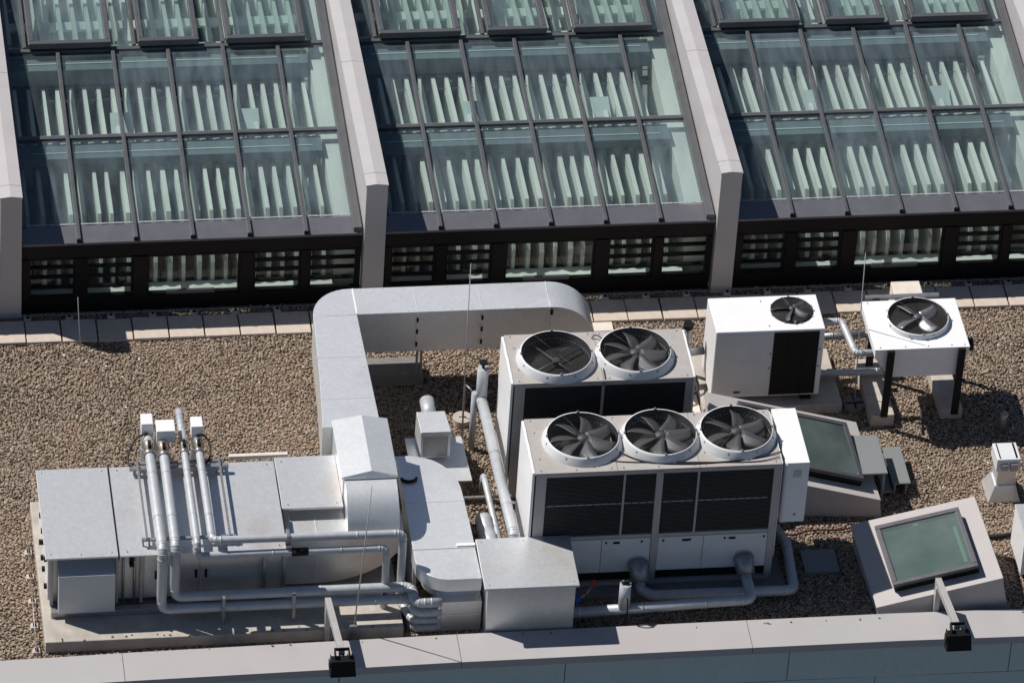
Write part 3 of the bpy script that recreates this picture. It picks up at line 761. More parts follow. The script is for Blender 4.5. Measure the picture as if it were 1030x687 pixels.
def boxE():
    t=thing('metal_plenum_box','bulky rectangular galvanised box with overhanging lid standing at the parapet','duct box',(-.63,-5.9,0))
    MB().box(-1.215,-.05,-6.345,-5.45,0,.905).build('casing',GALV,t,bevel=.004)
    MB().hexa([(-1.265,-6.40,.90),(-.01,-6.40,.90),(-.01,-5.41,.93),(-1.265,-5.41,.93)],[(-1.265,-6.40,.935),(-.01,-6.40,.935),(-.01,-5.41,.965),(-1.265,-5.41,.965)]).build('lid',GALV,t,bevel=.004)
    s=MB(); screws(s,[(-1.2,-6.33,.938),(-.08,-6.33,.938),(-1.2,-5.48,.962),(-.08,-5.48,.962),(-.64,-5.48,.962)],.008); s.build('lid_screw',STEEL,t)
boxE()

# ------------------------------------------------------------------ vent cowl on brick curb
def cowl():
    t=thing('roof_vent','small silver box vent with round stub behind, on a flat metal flashing beside curved duct','vent',(-1.45,-2.9,0))
    MB().box(-1.74,-1.10,-3.36,-2.52,0,.308).build('curb',BRICKY,t)
    vs=[(-1.83,-3.42,.33),(-1.02,-3.42,.33),(-1.05,-2.46,.33),(-1.83,-2.46,.33)]
    m=MB(); m.hexa([(a,b,c-.02) for a,b,c in vs],vs)
    vs2=[(-1.75,-3.30,.332),(-1.12,-3.30,.332),(-1.14,-2.60,.332),(-1.75,-2.60,.332)]
    m.build('flashing',GALVD,t,bevel=.003)
    MB().hexa([(-1.67,-2.96,.38),(-1.27,-2.96,.38),(-1.31,-2.50,.38),(-1.70,-2.50,.38)],[(-1.68,-2.92,.79),(-1.27,-2.92,.79),(-1.30,-2.47,.79),(-1.69,-2.47,.79)]).build('vent_box',GALVD,t,bevel=.005)
    MB().box(-1.64,-1.31,-2.967,-2.962,.40,.76).build('vent_opening',STEEL,t)
    m=MB(); m.tube([(-1.50,-2.12,.70),(-1.50,-2.48,.68)],.10,20); m.build('round_stub',JACK,t)
cowl()
def rod(label,x,y,h,lean=(0,0),base='disc',r=.009,z0=0):
    t=thing('lightning_rod',label,'lightning rod',(x,y,0))
    if base=='disc':
        b=MB(); b.tube([(x,y,0),(x,y,.10)],.135,24,smooth=False); b=b.build('base',CONC,t,bevel=.01)
        MB().box(x-.05,x+.05,y-.008,y+.008,.10,.104).build('base_slot',BLACK,b)
    elif base=='flat':
        b=MB(); b.tube([(x,y,0),(x,y,.06)],.16,24,smooth=False); b=b.build('base',CONCD,t,bevel=.01)
        MB().box(x-.13,x+.13,y-.012,y+.012,.06,.066).box(x-.012,x+.012,y-.13,y+.13,.06,.0655).build('base_slot',BLACK,b)
    elif base=='clamp':
        MB().box(x-.05,x+.05,y-.05,y+.05,0,.28).build('clamp_bracket',STEEL,t)
    MB().tube([(x,y,z0),(x+lean[0]*.6,y+lean[1]*.6,h*.55),(x+lean[0],y+lean[1],h)],[r,r*.85,r*.6],8).build('rod',JACK,t)
    return t
rod('tall thin rod in a round concrete base between the small vent and the chillers',-.93,-1.76,2.75,(-.02,0))
rod('short thin rod standing at the gravel edge by the slabs at far left',-6.05,.15,.95,(-.05,0),None,.008)
rod('thin rod in a dark round base beside the white condenser on legs',4.58,-1.75,2.6,(-.06,.1),'flat',.009)
rod('leaning thin rod clamped beside the left floodlight post at the parapet',-2.96,-6.22,2.6,(.16,.03),'clamp',.010)

def riser():
    t=thing('insulated_riser_pipe','long silver pipe with upright valve cylinder running between the vent and the chillers','pipe',(-.8,-2.4,0))
    pipe([(-.79,-2.38,.9),(-.735,-5.30,.9),(-.735,-5.33,.1)],.075,bend=.10,seams=1.1).build('pipe_jacket',JACK,t)
    v=MB(); v.tube([(-.79,-2.36,.75),(-.79,-2.36,1.42)],.078,18); v.build('valve_cylinder',JACK,t)
    v=MB(); v.tube([(-.88,-2.34,0),(-.88,-2.34,.98)],.045,16); v.build('support_tube',JACK,t)
    v=MB(); v.tube([(-.79,-2.36,1.42),(-.79,-2.36,1.50)],.02,8); v.tube([(-.79,-2.36,1.50),(-.79,-2.36,1.53)],.055,12); v.build('hand_wheel',BLACK,t)
    v=MB(); v.tube(fillet([(-.98,-2.1,.02),(-.98,-2.1,.95),(-.92,-2.28,.98)],.08),.012,8); v.build('bleed_pipe',STEEL,t)
riser()
tag(pipe([(-.87,-3.38,.02),(-.87,-3.42,.42),(-.82,-5.35,.36)],.045,seams=.5).build('small_pipe',JACK,None),'short thin silver pipe rising from gravel behind the plenum box','pipe')
def flex():
    t=thing('flexible_duct_collar','ribbed silver round duct entering the back of the plenum box','duct collar',(-.95,-4.5,.3))
    m=MB(); pts=[];rs=[]
    for k in range(17):
        pts.append((-.985+.05*k/16,-4.30-.95*k/16,.36+.02*math.sin(k))); rs.append(.125 if k%2 else .112)
    m.tube(pts,rs,20); m.build('ribbed_collar',JACK,t)
    MB().tube([(-.985,-4.30,.36),(-.985,-4.25,.36)],.10,16).build('collar_mouth',BLACK,t)
flex()
tag(MB().box(-1.15,-.50,-3.62,-3.58,.16,.19).build('steel_bar',STEEL,None),'thin steel bar bridging the gravel from vent curb to rear chiller','bar')

# ------------------------------------------------------------------ fans
def fan(parent, c, r, ring_h=.15, flare=1.11, blades=6, ringmat=None, bladecol=BLADE, guard=True, rot=0.0, deep=.22, wellmat=COIL, blade_z=None, span=.94):
    x,y,z=c
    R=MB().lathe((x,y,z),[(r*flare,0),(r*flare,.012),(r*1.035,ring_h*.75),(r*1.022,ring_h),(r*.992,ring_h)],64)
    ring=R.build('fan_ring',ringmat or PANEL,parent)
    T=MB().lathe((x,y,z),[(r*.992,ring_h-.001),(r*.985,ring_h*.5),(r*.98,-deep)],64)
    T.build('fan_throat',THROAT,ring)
    MB().disc((x,y,z-deep+.003),r*.979,40).build('fan_well_shade_disc',wellmat,ring)  # black disc stands in for the shaded depth of the fan opening
    bz=z+ring_h*.35 if blade_z is None else blade_z
    if blades:
        b=MB()
        for k in range(blades):
            a0=rot+2*PI*k/blades; n=8
            o=[]
            for j in range(n):
                u=j/(n-1); rr=r*(.17+(span-.17)*u); wd=r*(.21+.20*math.sin(PI*(.15+.75*u))); sw=.28*u*u
                for s_ in (-1,-.33,.33,1):
                    a=a0+sw+s_*wd*.5/rr
                    o.append((x+rr*math.cos(a),y+rr*math.sin(a),bz+s_*.05*(1-.4*u)))
            fs=[(j*4+q,j*4+q+1,(j+1)*4+q+1,(j+1)*4+q) for j in range(n-1) for q in range(3)]
            b.add(o,fs,True)
        bo=b.build('fan_blade_set',bladecol,ring)
        so=bo.modifiers.new('th','SOLIDIFY'); so.thickness=.005
        h=MB(); h.lathe((x,y,bz),[(0.001,.05),(r*.13,.045),(r*.17,0),(r*.17,-.10)],24); h.build('fan_hub',BLADE,ring)
    else:
        m=MB()
        for a in (.62,.62+PI/2):
            dx,dy=math.cos(a)*r*.97,math.sin(a)*r*.97
            m.tube([(x-dx,y-dy,z-.03),(x+dx,y+dy,z-.03)],.012,6)
        m.tube([(x,y,z-.05),(x,y,z+.0)],.05,14)
        m.build('fan_brace',STEELD,ring)
    if guard:
        g=MB(); zz=z+ring_h+.004
        for k in range(15):
            rr=r*(.14+.06*k)
            g.tube([(x+rr*math.cos(2*PI*j/40),y+rr*math.sin(2*PI*j/40),zz) for j in range(41)],.0019,3,caps=False)
        for k in range(4):
            a=rot*.5+2*PI*k/4+.35; g.tube([(x+r*.14*math.cos(a),y+r*.14*math.sin(a),zz),(x+r*1.0*math.cos(a),y+r*1.0*math.sin(a),zz-.004)],.0028,4)
        g.build('fan_guard',STEELD,ring)
        t=MB()
        for k in range(8):
            a=rot+2*PI*k/8; px,py=x+r*1.05*math.cos(a),y+r*1.05*math.sin(a); t.box(px-.010,px+.010,py-.010,py+.010,z+ring_h*.5,z+ring_h*.7)
        for k in range(4):
            a=PI/2*k; px,py=x+r*1.005*math.cos(a),y+r*1.005*math.sin(a); t.box(px-.012,px+.012,py-.012,py+.012,z+ring_h,z+ring_h+.022)
        build_each(t,'guard_clip',STEEL,ring)
    return ring
def holed_plate(x0,x1,y0,y1,z0,z1,cx,cy,r,seg=56):
    """rectangular sheet with a round opening"""
    an=[2*PI*k/seg for k in range(seg)]+[math.atan2(y-cy,x-cx)%(2*PI) for x in (x0,x1) for y in (y0,y1)]
    an=sorted(set(round(a,6) for a in an)); n=len(an); m=MB()
    inn=[(cx+r*math.cos(a),cy+r*math.sin(a)) for a in an]; out=[]
    for a in an:
        c_,s_=math.cos(a),math.sin(a); ts=[]
        if c_>1e-9: ts.append((x1-cx)/c_)
        if c_<-1e-9: ts.append((x0-cx)/c_)
        if s_>1e-9: ts.append((y1-cy)/s_)
        if s_<-1e-9: ts.append((y0-cy)/s_)
        t_=min(ts); out.append((cx+t_*c_,cy+t_*s_))
    vs=[(a,b,z1) for a,b in inn]+[(a,b,z1) for a,b in out]+[(a,b,z0) for a,b in out]+[(a,b,z0) for a,b in inn]
    fs=[]
    for i in range(n):
        j=(i+1)%n
        fs+=[(i,n+i,n+j,j),(n+i,2*n+i,2*n+j,n+j),(2*n+i,3*n+i,3*n+j,2*n+j),(3*n+i,i,j,3*n+j)]
    return m.add(vs,fs)

def chiller(name,label,x0,x1,y0,y1,z1,fans,full):
    t=thing(name,label,'chiller',((x0+x1)/2,(y0+y1)/2,0))
    # top deck, one sheet per fan
    nf=len(fans); w=(x1-x0)/nf
    for k in range(nf):
        m=holed_plate(x0+w*k+.003,x0+w*(k+1)-.003,y0,y1,z1-.035,z1,fans[k][0],fans[k][1],.470)
        m.build('deck_panel',BEIGE,t)
    s=MB()
    for k in range(nf):
        for dx in (.08,w/2,w-.08):
            for yy_ in (y0+.05,y1-.05): screws(s,[(x0+w*k+dx,yy_,z1)],.011)
        screws(s,[(x0+w*k+.10,y0+.3,z1),(x0+w*k+.10,y1-.3,z1)],.011)
    s.build('deck_screw',STEEL,t)
    # core and end frames
    cbm=MB(); cbm.box(x0+.05,x1-.05,y0+.04,y0+.09,.93,z1-.04); cbm.box(x0+.05,x1-.05,y1-.09,y1-.04,.93,z1-.04)
    cbm.box(x0+.051,x0+.10,y0+.091,y1-.091,.93,z1-.04); cbm.box(x1-.10,x1-.051,y0+.091,y1-.091,.93,z1-.04)
    build_each(cbm,'coil_block',COIL,t)
    MB().box(x0+.05,x1-.05,y0+.07,y1-.07,.12,.925).build('machine_core',COIL,t)
    fr=MB()
    fr.box(x0+.02,x0+.16,y0+.012,y0+.10,.10,z1-.037); fr.box(x1-.10,x1-.005,y0+.012,y0+.10,.10,z1-.037)
    fr.box(x0+.02,x0+.12,y1-.10,y1-.01,.10,z1-.037); fr.box(x1-.10,x1-.005,y1-.10,y1-.01,.10,z1-.037)
    fr.box(x0+.161,x1-.101,y0+.012,y0+.055,z1-.085,z1-.037)
    fr.box(x0+.161,x1-.101,y0+.012,y0+.055,.875,.93)
    fr.box(x0+.02,x1-.02,y0+.02,y1-.02,.06,.115)
    mid=(x0+x1)/2+.02 if full else (x0+x1)/2
    if full: fr.box(mid-.045,mid+.045,y0-.004,y0+.08,.12,z1-.037)
    else:
        fr.box(mid-.018,mid+.018,y0+.012,y0+.055,.93,z1-.037)
    fr.build('frame',FRAME,t,bevel=.003)
    # coil guards
    g=MB(); gv=MB(); xa,xb=x0+.165,x1-.105
    if full:
        xs=[xa,xa+ (mid-xa)*.69,mid-.05]; xs2=[mid+.05,mid+.05+(xb-mid)*.31,xb]
        for q in (xs[1],xs2[1]): gv.box(q-.014,q+.014,y0+.014,y0+.036,.932,z1-.088)
        zz=1.47
        for a,b in ((xs[0],xs[1]),(xs[1],xs[2]),(xs2[0],xs2[1]),(xs2[1],xs2[2])):
            x=a+.02
            while x<b-.06: g.box(x,x+.09,y0+.018,y0+.034,zz-.006,zz+.006); x+=.105
        build_each(gv,'coil_guard_post',BEIGE,t); g.build('coil_guard_wire',BEIGE,t)
    fn=MB()
    z=.95
    while z<z1-.09: fn.box(xa,xb,y0+.030,y0+.0395,z,z+.006); z+=.022
    fn.build('coil_fins',STEELD,t)
    # side plates
    for side,x in (('l',x0),('r',x1)):
        a,b=(x-.035,x-.001) if side=='l' else (x+.001,x+.030)
        if side=='r' and full: a,b=x+.001,x+.012
        m=MB(); yy_=[y0+.02+(y1-y0-.04)*k/10 for k in range(11)]
        poly=[(yy_[0],.45)]+[(yy_[-1],.45)]+[(yy_[k],z1-.005+(.018 if k in (2,4,5,8) else 0)) for k in range(10,-1,-1)]
        m.prism(poly,a,b,'x'); m.build('side_panel',WHITE,t,bevel=.003)
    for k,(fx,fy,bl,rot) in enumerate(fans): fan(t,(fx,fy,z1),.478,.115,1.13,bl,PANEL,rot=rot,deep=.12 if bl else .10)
    if full:
        lp=MB()
        for a,b in ((x0+.165,x0+.96),(x0+.966,mid-.05),(mid+.05,mid+.66),(mid+.666,x1-.105)): lp.box(a,b,y0+.008,y0+.05,.30,.868)
        build_each(lp,'lower_panel',PANEL,t,bevel=.004)
        h=MB()
        for a in (x0+.50,x0+1.02,x0+1.50,mid+.12,mid+.48,mid+.95,x1-.15): h.box(a-.012,a+.012,y0-.002,y0+.0075,.80,.83)
        for a in (x0+1.16,mid+.42,x1-.58): h.box(a-.045,a+.045,y0-.003,y0+.0075,.795,.825)
        build_each(h,'panel_latch',BLACK,t)
    ft=MB()
    for a in (x0+.1,mid-.1,x1-.3): ft.box(a,a+.2,y0+.05,y1-.05,0,.06)
    build_each(ft,'base_foot',CONCD,t)
    return t
A=chiller('air_cooled_chiller','front chiller with three large top fans and black coil front, nearest the parapet',-.53,2.77,-5.43,-4.28,2.05,[(.18,-4.80,7,.2),(1.22,-4.80,7,.75),(2.245,-4.79,6,1.2)],True)
e=MB().box(2.83,3.16,-5.34,-4.18,.97,1.98).build('electrical_cabinet',WHITE,A,bevel=.006)
MB().box(2.95,3.06,-5.345,-5.341,1.74,1.86).build('rating_label',PAPER,e)
MB().box(2.84,2.86,-5.36,-5.341,.99,1.97).build('door_edge',PANEL,e)
MB().tube([(3.02,-5.34,1.10),(3.02,-5.352,1.10)],.018,10).build('lock',STEEL,e)
cable([(.62,-5.05,2.07),(.95,-5.28,2.062),(1.5,-5.36,2.062),(2.1,-5.34,2.062),(2.5,-5.28,2.062),(2.78,-5.20,2.07)],.009).build('fan_cable',RUBBER,A)
cable([(.40,-5.18,2.06),(.72,-5.27,2.06),(1.6,-5.33,2.06),(2.4,-5.37,2.06),(2.75,-5.3,2.07)],.007).build('fan_cable',RUBBER,A)
B=chiller('air_cooled_chiller','rear chiller with two large top fans, standing behind the three fan chiller',-.56,1.88,-3.53,-2.46,2.05,[(.075,-3.03,0,.4),(1.15,-3.02,7,.5)],False)
cable([(.62,-2.62,2.06),(.66,-2.60,2.10),(.72,-2.66,2.12),(.78,-2.8,2.10),(.70,-3.1,2.07),(.68,-3.5,2.06)],.009).build('fan_cable',RUBBER,B)
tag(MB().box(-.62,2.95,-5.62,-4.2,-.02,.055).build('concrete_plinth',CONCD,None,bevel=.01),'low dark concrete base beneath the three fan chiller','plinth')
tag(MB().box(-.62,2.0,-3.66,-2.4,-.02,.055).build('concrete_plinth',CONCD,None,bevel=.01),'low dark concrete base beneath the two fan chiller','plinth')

# ------------------------------------------------------------------ front chiller pipes
def frontpipes():
    t=thing('chiller_water_pipe','sunlit silver pipe in front of the three fan chiller ending at the right socket','pipe',(1.2,-6.1,.2))
    pipe([(-.06,-6.12,.22),(2.40,-6.07,.27),(2.39,-5.62,.28),(2.385,-5.42,.42)],.070,bend=.12,seams=.85).build('pipe_jacket',JACK,t)
    m=MB(); m.tube([(2.37,-5.42,.46),(2.375,-5.50,.42),(2.385,-5.62,.32)],[.14,.135,.12],18); m.build('pipe_socket',STEEL,t)
    t=thing('chiller_water_pipe','shaded silver pipe under the three fan chiller front, bending round its right end','pipe',(2,-5.8,.1))
    pipe([(.95,-5.42,.38),(.965,-5.66,.17),(1.1,-5.76,.15),(3.03,-5.78,.15),(3.08,-4.80,.15),(3.0,-4.5,.15)],.070,bend=.13,seams=.85).build('pipe_jacket',JACK,t)
    m=MB(); m.tube([(.94,-5.42,.44),(.945,-5.50,.40),(.955,-5.64,.28)],[.14,.135,.12],18); m.build('pipe_socket',STEEL,t)
    t=thing('valve_post','upright silver valve cylinder with black top standing on the sunlit pipe','valve',(.66,-6.14,.2))
    MB().tube([(.66,-6.12,.27),(.66,-6.12,.68)],.078,18).build('valve_body',JACK,t)
    m=MB(); m.tube([(.66,-6.12,.68),(.66,-6.12,.73)],.028,10); m.box(.60,.72,-6.135,-6.105,.70,.72); m.build('valve_key',BLACK,t)
    cable([(.68,-6.19,.50),(.70,-6.20,.30),(.68,-6.22,.08),(.70,-6.30,.04),(.85,-6.40,.19),(1.0,-6.40,.20),(.98,-6.37,.18)],.010).build('cable',RUBBER,t)
    t=thing('drain_tap','small red and blue tap on the pipe beside the plenum box','tap',(.15,-5.8,.2))
    MB().tube(fillet([(.05,-5.95,.30),(.18,-5.90,.34),(.30,-5.75,.38)],.05),.018,8).build('tap_body',BRASS,t)
    MB().box(.03,.10,-6.0,-5.94,.26,.36).build('tag',BLUE,t)
    m=MB(); m.box(.16,.19,-5.92,-5.84,.34,.38); m.box(.27,.34,-5.76,-5.70,.36,.42); build_each(m,'tap_lever',RED,t)
frontpipes()

# ------------------------------------------------------------------ white air conditioner and condenser
tag(MB().box(2.42,4.38,-1.87,-.62,-.02,.15).build('concrete_plinth',CONC,None,bevel=.012),'concrete plinth under the white air conditioner with black grille','plinth')
def unitC():
    t=thing('air_conditioner','white air conditioner with one small top fan and black side grille','air conditioner',(3.3,-1.4,.15))
    x0,x1,y0,y1,z0,z1=2.525,4.05,-1.76,-.98,.25,1.40
    MB().box(x0,x1,y0,y1,z0,z1).build('casing',WHITE,t,bevel=.012)
    MB().box(3.34,3.97,y0-.012,y0-.001,.28,1.365).build('coil_grille',COIL,t)
    m=MB(); z=.31
    while z<1.34: m.box(3.36,3.95,y0-.018,y0-.0125,z,z+.008); z+=.035
    for x in (3.345,3.55,3.76,3.965): m.box(x-.006,x+.006,y0-.022,y0-.0185,.28,1.365)
    m.build('grille_bars',BLACK,t)
    MB().box(x0+.012,3.30,y0-.006,y0-.001,.30,1.355).build('front_panel',PANEL,t)
    MB().box(2.84,2.93,y0-.014,y0-.007,.335,.36).build('handle',BLACK,t)
    s=MB()
    for p in [(3.25,-1.10,1.40),(3.28,-1.66,1.40)]: screws(s,[p],.009)
    for p in [(3.31,y0-.001,.75),(3.31,y0-.001,1.0),(4.0,y0-.001,.75),(4.0,y0-.001,1.05)]: screws(s,[p],.010,.01,'y')
    s.build('screw',BLACK,t)
    fan(t,(3.645,-1.335,z1),.285,.022,1.03,5,BLACK,STEELD,rot=.3,deep=-.004,blade_z=1.414)
    m=MB()
    for x in (x0+.1,x1-.25): m.box(x,x+.15,y0+.03,y1-.03,.15,.249)
    build_each(m,'mounting_foot',BLACK,t)
unitC()
def unitD():
    t=thing('fan_condenser','white chamfered condenser with one large top fan on tall black legs','condenser',(5.35,-1.65,.2))
    x0,x1,y0,y1,z1=4.665,6.0,-2.22,-1.12,1.35
    bx0,bx1,by0,by1,zb=4.93,5.86,-2.195,-1.25,.85
    m=MB(); m.hexa([(bx0,by0,zb),(bx1,by0,zb),(bx1,by1,zb),(bx0,by1,zb)],[(x0+.012,by0-.004,1.20),(x1-.012,by0-.004,1.20),(x1-.012,by1+.08,1.20),(x0+.012,by1+.08,1.20)])
    m.hexa([(x0+.012,by0-.004,1.201),(x1-.012,by0-.004,1.201),(x1-.012,by1+.08,1.201),(x0+.012,by1+.08,1.201)],[(x0+.01,y0+.006,1.318),(x1-.01,y0+.006,1.318),(x1-.01,y1-.01,1.318),(x0+.01,y1-.01,1.318)])
    m.build('casing',WHITE,t)
    MB().box(x0,x1,y0,y1,1.32,1.35).build('top_plate',WHITE,t,bevel=.006)
    fan(t,(5.375,-1.59,z1),.42,.075,1.05,4,PANEL,STEEL,rot=.35,deep=-.004,blade_z=1.385,span=.86)
    for x in (4.89,5.885):
        for y in (y0-.03,y1+.02):
            MB().box(x-.05,x+.05,y-.022,y+.02,.2,1.345).build('leg',BLACK,t,bevel=.004)
    s=MB(); screws(s,[(4.75,-2.17,1.35),(5.1,-2.17,1.35),(5.42,-2.17,1.35),(5.75,-2.17,1.35),(5.93,-2.17,1.35),(4.75,-1.17,1.35)],.01); s.build('screw',STEEL,t)
    MB().tube([(6.0,-1.85,1.10),(6.13,-1.85,1.10)],.09,16).build('motor_end',BLACK,t)
    m=MB(); m.box(4.74,5.78,-1.08,-1.03,1.335,1.39); m.build('back_rail',STEEL,t,bevel=.004)
    MB().tube([(4.70,-1.15,1.27),(4.84,-2.12,.86)],.02,8).build('side_pipe',STEEL,t)
unitD()
tag(MB().box(4.72,5.05,-2.22,-.95,-.02,.2).build('concrete_block',CONC,None,bevel=.012),'left long concrete block under the legs of the white condenser','block','concrete blocks under the condenser')
tag(MB().box(5.72,6.03,-2.13,-1.0,-.02,.2).build('concrete_block',CONC,None,bevel=.012),'right long concrete block under the legs of the white condenser','block','concrete blocks under the condenser')
def cd():
    t=thing('connecting_pipe','bent silver pipe linking the white air conditioner to the condenser on legs','pipe',(4.2,-1,.9))
    pipe([(4.05,-1.10,1.0),(4.43,-1.10,1.0),(4.52,-1.72,.92),(4.95,-1.74,.92)],.05,bend=.07,seams=.4).build('pipe_jacket',JACK,t)
    t=thing('connecting_pipe','dark banded pipe behind the bent silver pipe by the white air conditioner','pipe',(4.2,-.9,.6))
    pipe([(4.0,-.95,.62),(4.95,-.93,.62)],.055,seams=.25).build('pipe_jacket',STEEL,t)
    t=thing('connecting_pipe','lowest straight grey pipe between white air conditioner and condenser','pipe',(4.2,-1.3,.3))
    pipe([(4.05,-1.33,.27),(5.05,-1.33,.27)],.05,seams=.4).build('pipe_jacket',JACK,t)
    t=thing('valve_assembly','cluster of steel valves and pipes between rear chiller and white air conditioner','valve',(2.3,-1.1,0))
    m=MB(); m.tube([(2.28,-1.05,0),(2.28,-1.05,.95)],.035,12); m.tube([(2.02,-1.2,.62),(2.5,-1.15,.62)],.06,14); m.tube([(2.2,-1.5,.35),(2.22,-1.0,.40)],.05,12); m.tube([(2.02,-1.35,.62),(2.02,-1.1,.62)],.07,12)
    m.build('valve_body',STEEL,t)
    m=MB(); m.tube([(2.28,-1.05,.95),(2.28,-1.05,1.02)],.075,14); m.tube([(2.12,-1.18,.68),(2.12,-1.18,.78)],.02,8); m.build('gauge',BLACK,t)
    cable([(2.28,-1.3,.5),(2.4,-1.5,.25),(2.2,-1.7,.12),(2.35,-1.95,.05),(2.3,-2.2,.05)],.018).build('cable',RUBBER,t)
cd()
tag(MB().box(2.0,2.40,-2.35,-1.2,-.01,.06).build('paving_slab',SLABW,None,bevel=.006),'pale slab on gravel between rear chiller and white air conditioner','paving slab')

# ------------------------------------------------------------------ skylights
def skylight(label,top,base,win,opened=False):
    c=[sum(p[i] for p in top)/4 for i in range(3)]
    t=thing('skylight',label,'skylight',(c[0],c[1],0))
    T=[Vector(p) for p in top]; Bq=[Vector(p) for p in base]
    n=((T[1]-T[0]).cross(T[3]-T[0])); n=n if n.z>0 else -n; n.normalize()
    def bil(u,v): return (T[3]*(1-u)+T[2]*u)*(1-v)+(T[0]*(1-u)+T[1]*u)*v   # u right, v back
    MB().hexa([tuple(p) for p in (Bq[3],Bq[2],Bq[1],Bq[0])],[tuple(p-n*.008) for p in (T[3],T[2],T[1],T[0])]).build('curb',CURB,t,bevel=.004)
    # flashing sheet slightly proud
    def ex(p): return p
    m=MB(); e0=[T[3],T[2],T[1],T[0]]; cc=(T[0]+T[2])/2
    out=[p+(p-cc).normalized()*.012 for p in e0]
    m.hexa([tuple(p-n*.10) for p in out],[tuple(p) for p in out]); m.build('curb_flashing',CURB,t,bevel=.004)
    (u0,u1,v0,v1)=win
    q=[bil(u0,v0),bil(u1,v0),bil(u1,v1),bil(u0,v1)]
    w=.065/(T[1]-T[0]).length; wv=.065/(T[3]-T[0]).length
    fr=MB()
    def quadbox(a,b,c_,d,lo,hi,mb):
        P=[bil(a,c_),bil(b,c_),bil(b,d),bil(a,d)]
        mb.hexa([tuple(p+n*lo) for p in P],[tuple(p+n*hi) for p in P])
    for (a,b,c_,d) in ((u0,u1,v0,v0+wv),(u0,u1,v1-wv,v1),(u0,u0+w,v0+wv,v1-wv),(u1-w,u1,v0+wv,v1-wv)): quadbox(a,b,c_,d,.105,.165,fr)
    f=fr.build('window_frame',WFRAME,t,bevel=.006)
    cb=MB(); quadbox(u0+w*.12,u1-w*.12,v0+wv*.12,v1-wv*.12,.001,.104,cb); cb.build('window_base',DARKF,f)
    hole=MB(); quadbox(u0+w,u1-w,v0+wv,v1-wv,.106,.109,hole); hole.build('blind',INNERB,f)
    gm=MB(); P=[bil(u0+w*.8,v0+wv*.8),bil(u1-w*.8,v0+wv*.8),bil(u1-w*.8,v1-wv*.8),bil(u0+w*.8,v1-wv*.8)]
    gm.add([tuple(p+n*.148) for p in P],[(0,1,2,3)]); gm.build('window_glass',GLASS2,f)
    dt=MB()
    us=u0+(u1-u0)*.45
    quadbox(us,us+.02,v0+wv*1.2,v1-wv*1.2,.110,.117,dt); 
    dt.build('glazing_bar',INNERB,f)
    dt=MB(); quadbox(u1-w*2.4,u1-w*1.7,v0+wv*2.2,v1-wv*4.2,.110,.116,dt); quadbox(us-.01,us+.03,v1-wv*1.9,v1-wv*1.3,.118,.124,dt)
    dt.build('blind_cord',INNERW,f)
    return t
skylight('right front skylight with tilted pale curb, beside the right floodlight',
   [(3.94,-4.84,.45),(5.59,-4.84,.85),(5.73,-6.24,.60),(4.06,-6.26,.20)],[(4.02,-4.84,0),(5.66,-4.82,0),(5.87,-6.26,0),(4.09,-6.27,0)],(.165,.845,.115,.84))
skylight('skylight half hidden behind the three fan chiller and its white cabinet',
   [(2.30,-2.52,.97),(4.38,-2.72,.50),(4.48,-4.16,.30),(2.40,-3.96,.77)],[(2.30,-2.54,0),(4.40,-2.72,0),(4.52,-4.18,0),(2.42,-3.98,0)],(.16,.89,.12,.85))
def plates():
    t=thing('metal_shelf','dark grey flat metal shelf beside the half hidden skylight','shelf',(4.45,-3.3,0))
    MB().box(4.19,4.61,-3.90,-3.07,.525,.55).build('top_plate',LIDG,t,bevel=.003)
    m=MB(); 
    for x in (4.56,):
        for y in (-3.86,-3.13): m.box(x,x+.03,y,y+.03,0,.524)
    build_each(m,'leg',STEEL,t)
    t=thing('metal_trough','low dark grey metal trough on gravel, right of the grey shelf','trough',(4.87,-3.35,0))
    m=MB(); m.box(4.74,4.99,-3.74,-2.94,.20,.225); m.box(4.60,4.735,-3.78,-2.98,.10,.13); build_each(m,'cover_plate',LIDG,t,bevel=.003)
    m=MB(); m.box(4.77,4.80,-3.70,-2.98,0,.2); m.box(4.93,4.96,-3.70,-2.98,0,.2); build_each(m,'side_plate',LIDG,t)
    t=thing('access_cover','flat square dark cover lying on gravel between chiller and front skylight','cover',(3.5,-5.1,0))
    MB().box(3.27,3.74,-5.31,-4.85,-.01,.055).build('cover_plate',LIDG,t,bevel=.006)
    m=MB(); m.tube([(3.51,-5.1,.055),(3.51,-5.1,.062)],.014,10); m.build('cover_bolt',STEEL,t)
    tag(MB().tube([(6.54,-2.44,-.02),(6.54,-2.44,.28),(6.57,-2.44,.33)],[.055,.055,.05],16).build('standpipe',STEEL,None),'short dark standpipe on shaded gravel right of the condenser','pipe')
plates()
def ventR():
    t=thing('exhaust_vent','square metal exhaust vent with white cap and flared base near right edge','vent',(6.28,-3.75,0))
    MB().hexa([(6.04,-3.98,0),(6.52,-3.98,0),(6.52,-3.50,0),(6.04,-3.50,0)],[(6.13,-3.90,.24),(6.43,-3.90,.24),(6.43,-3.58,.24),(6.13,-3.58,.24)]).build('flared_base',GALV,t,bevel=.004)
    MB().box(6.15,6.41,-3.88,-3.60,.24,.52).build('shaft',GALV,t)
    MB().box(6.11,6.44,-3.93,-3.56,.52,.72).build('cap',PANEL,t,bevel=.01)
    m=MB(); m.box(6.17,6.26,-3.975,-3.931,.56,.65); m.box(6.30,6.40,-3.975,-3.931,.55,.66); build_each(m,'cap_damper',STEEL,t)
    m=MB(); m.box(6.15,6.165,-3.90,-3.58,.721,.726); m.box(6.375,6.40,-3.90,-3.58,.721,.726); m.build('cap_groove',BLACK,t)
ventR()
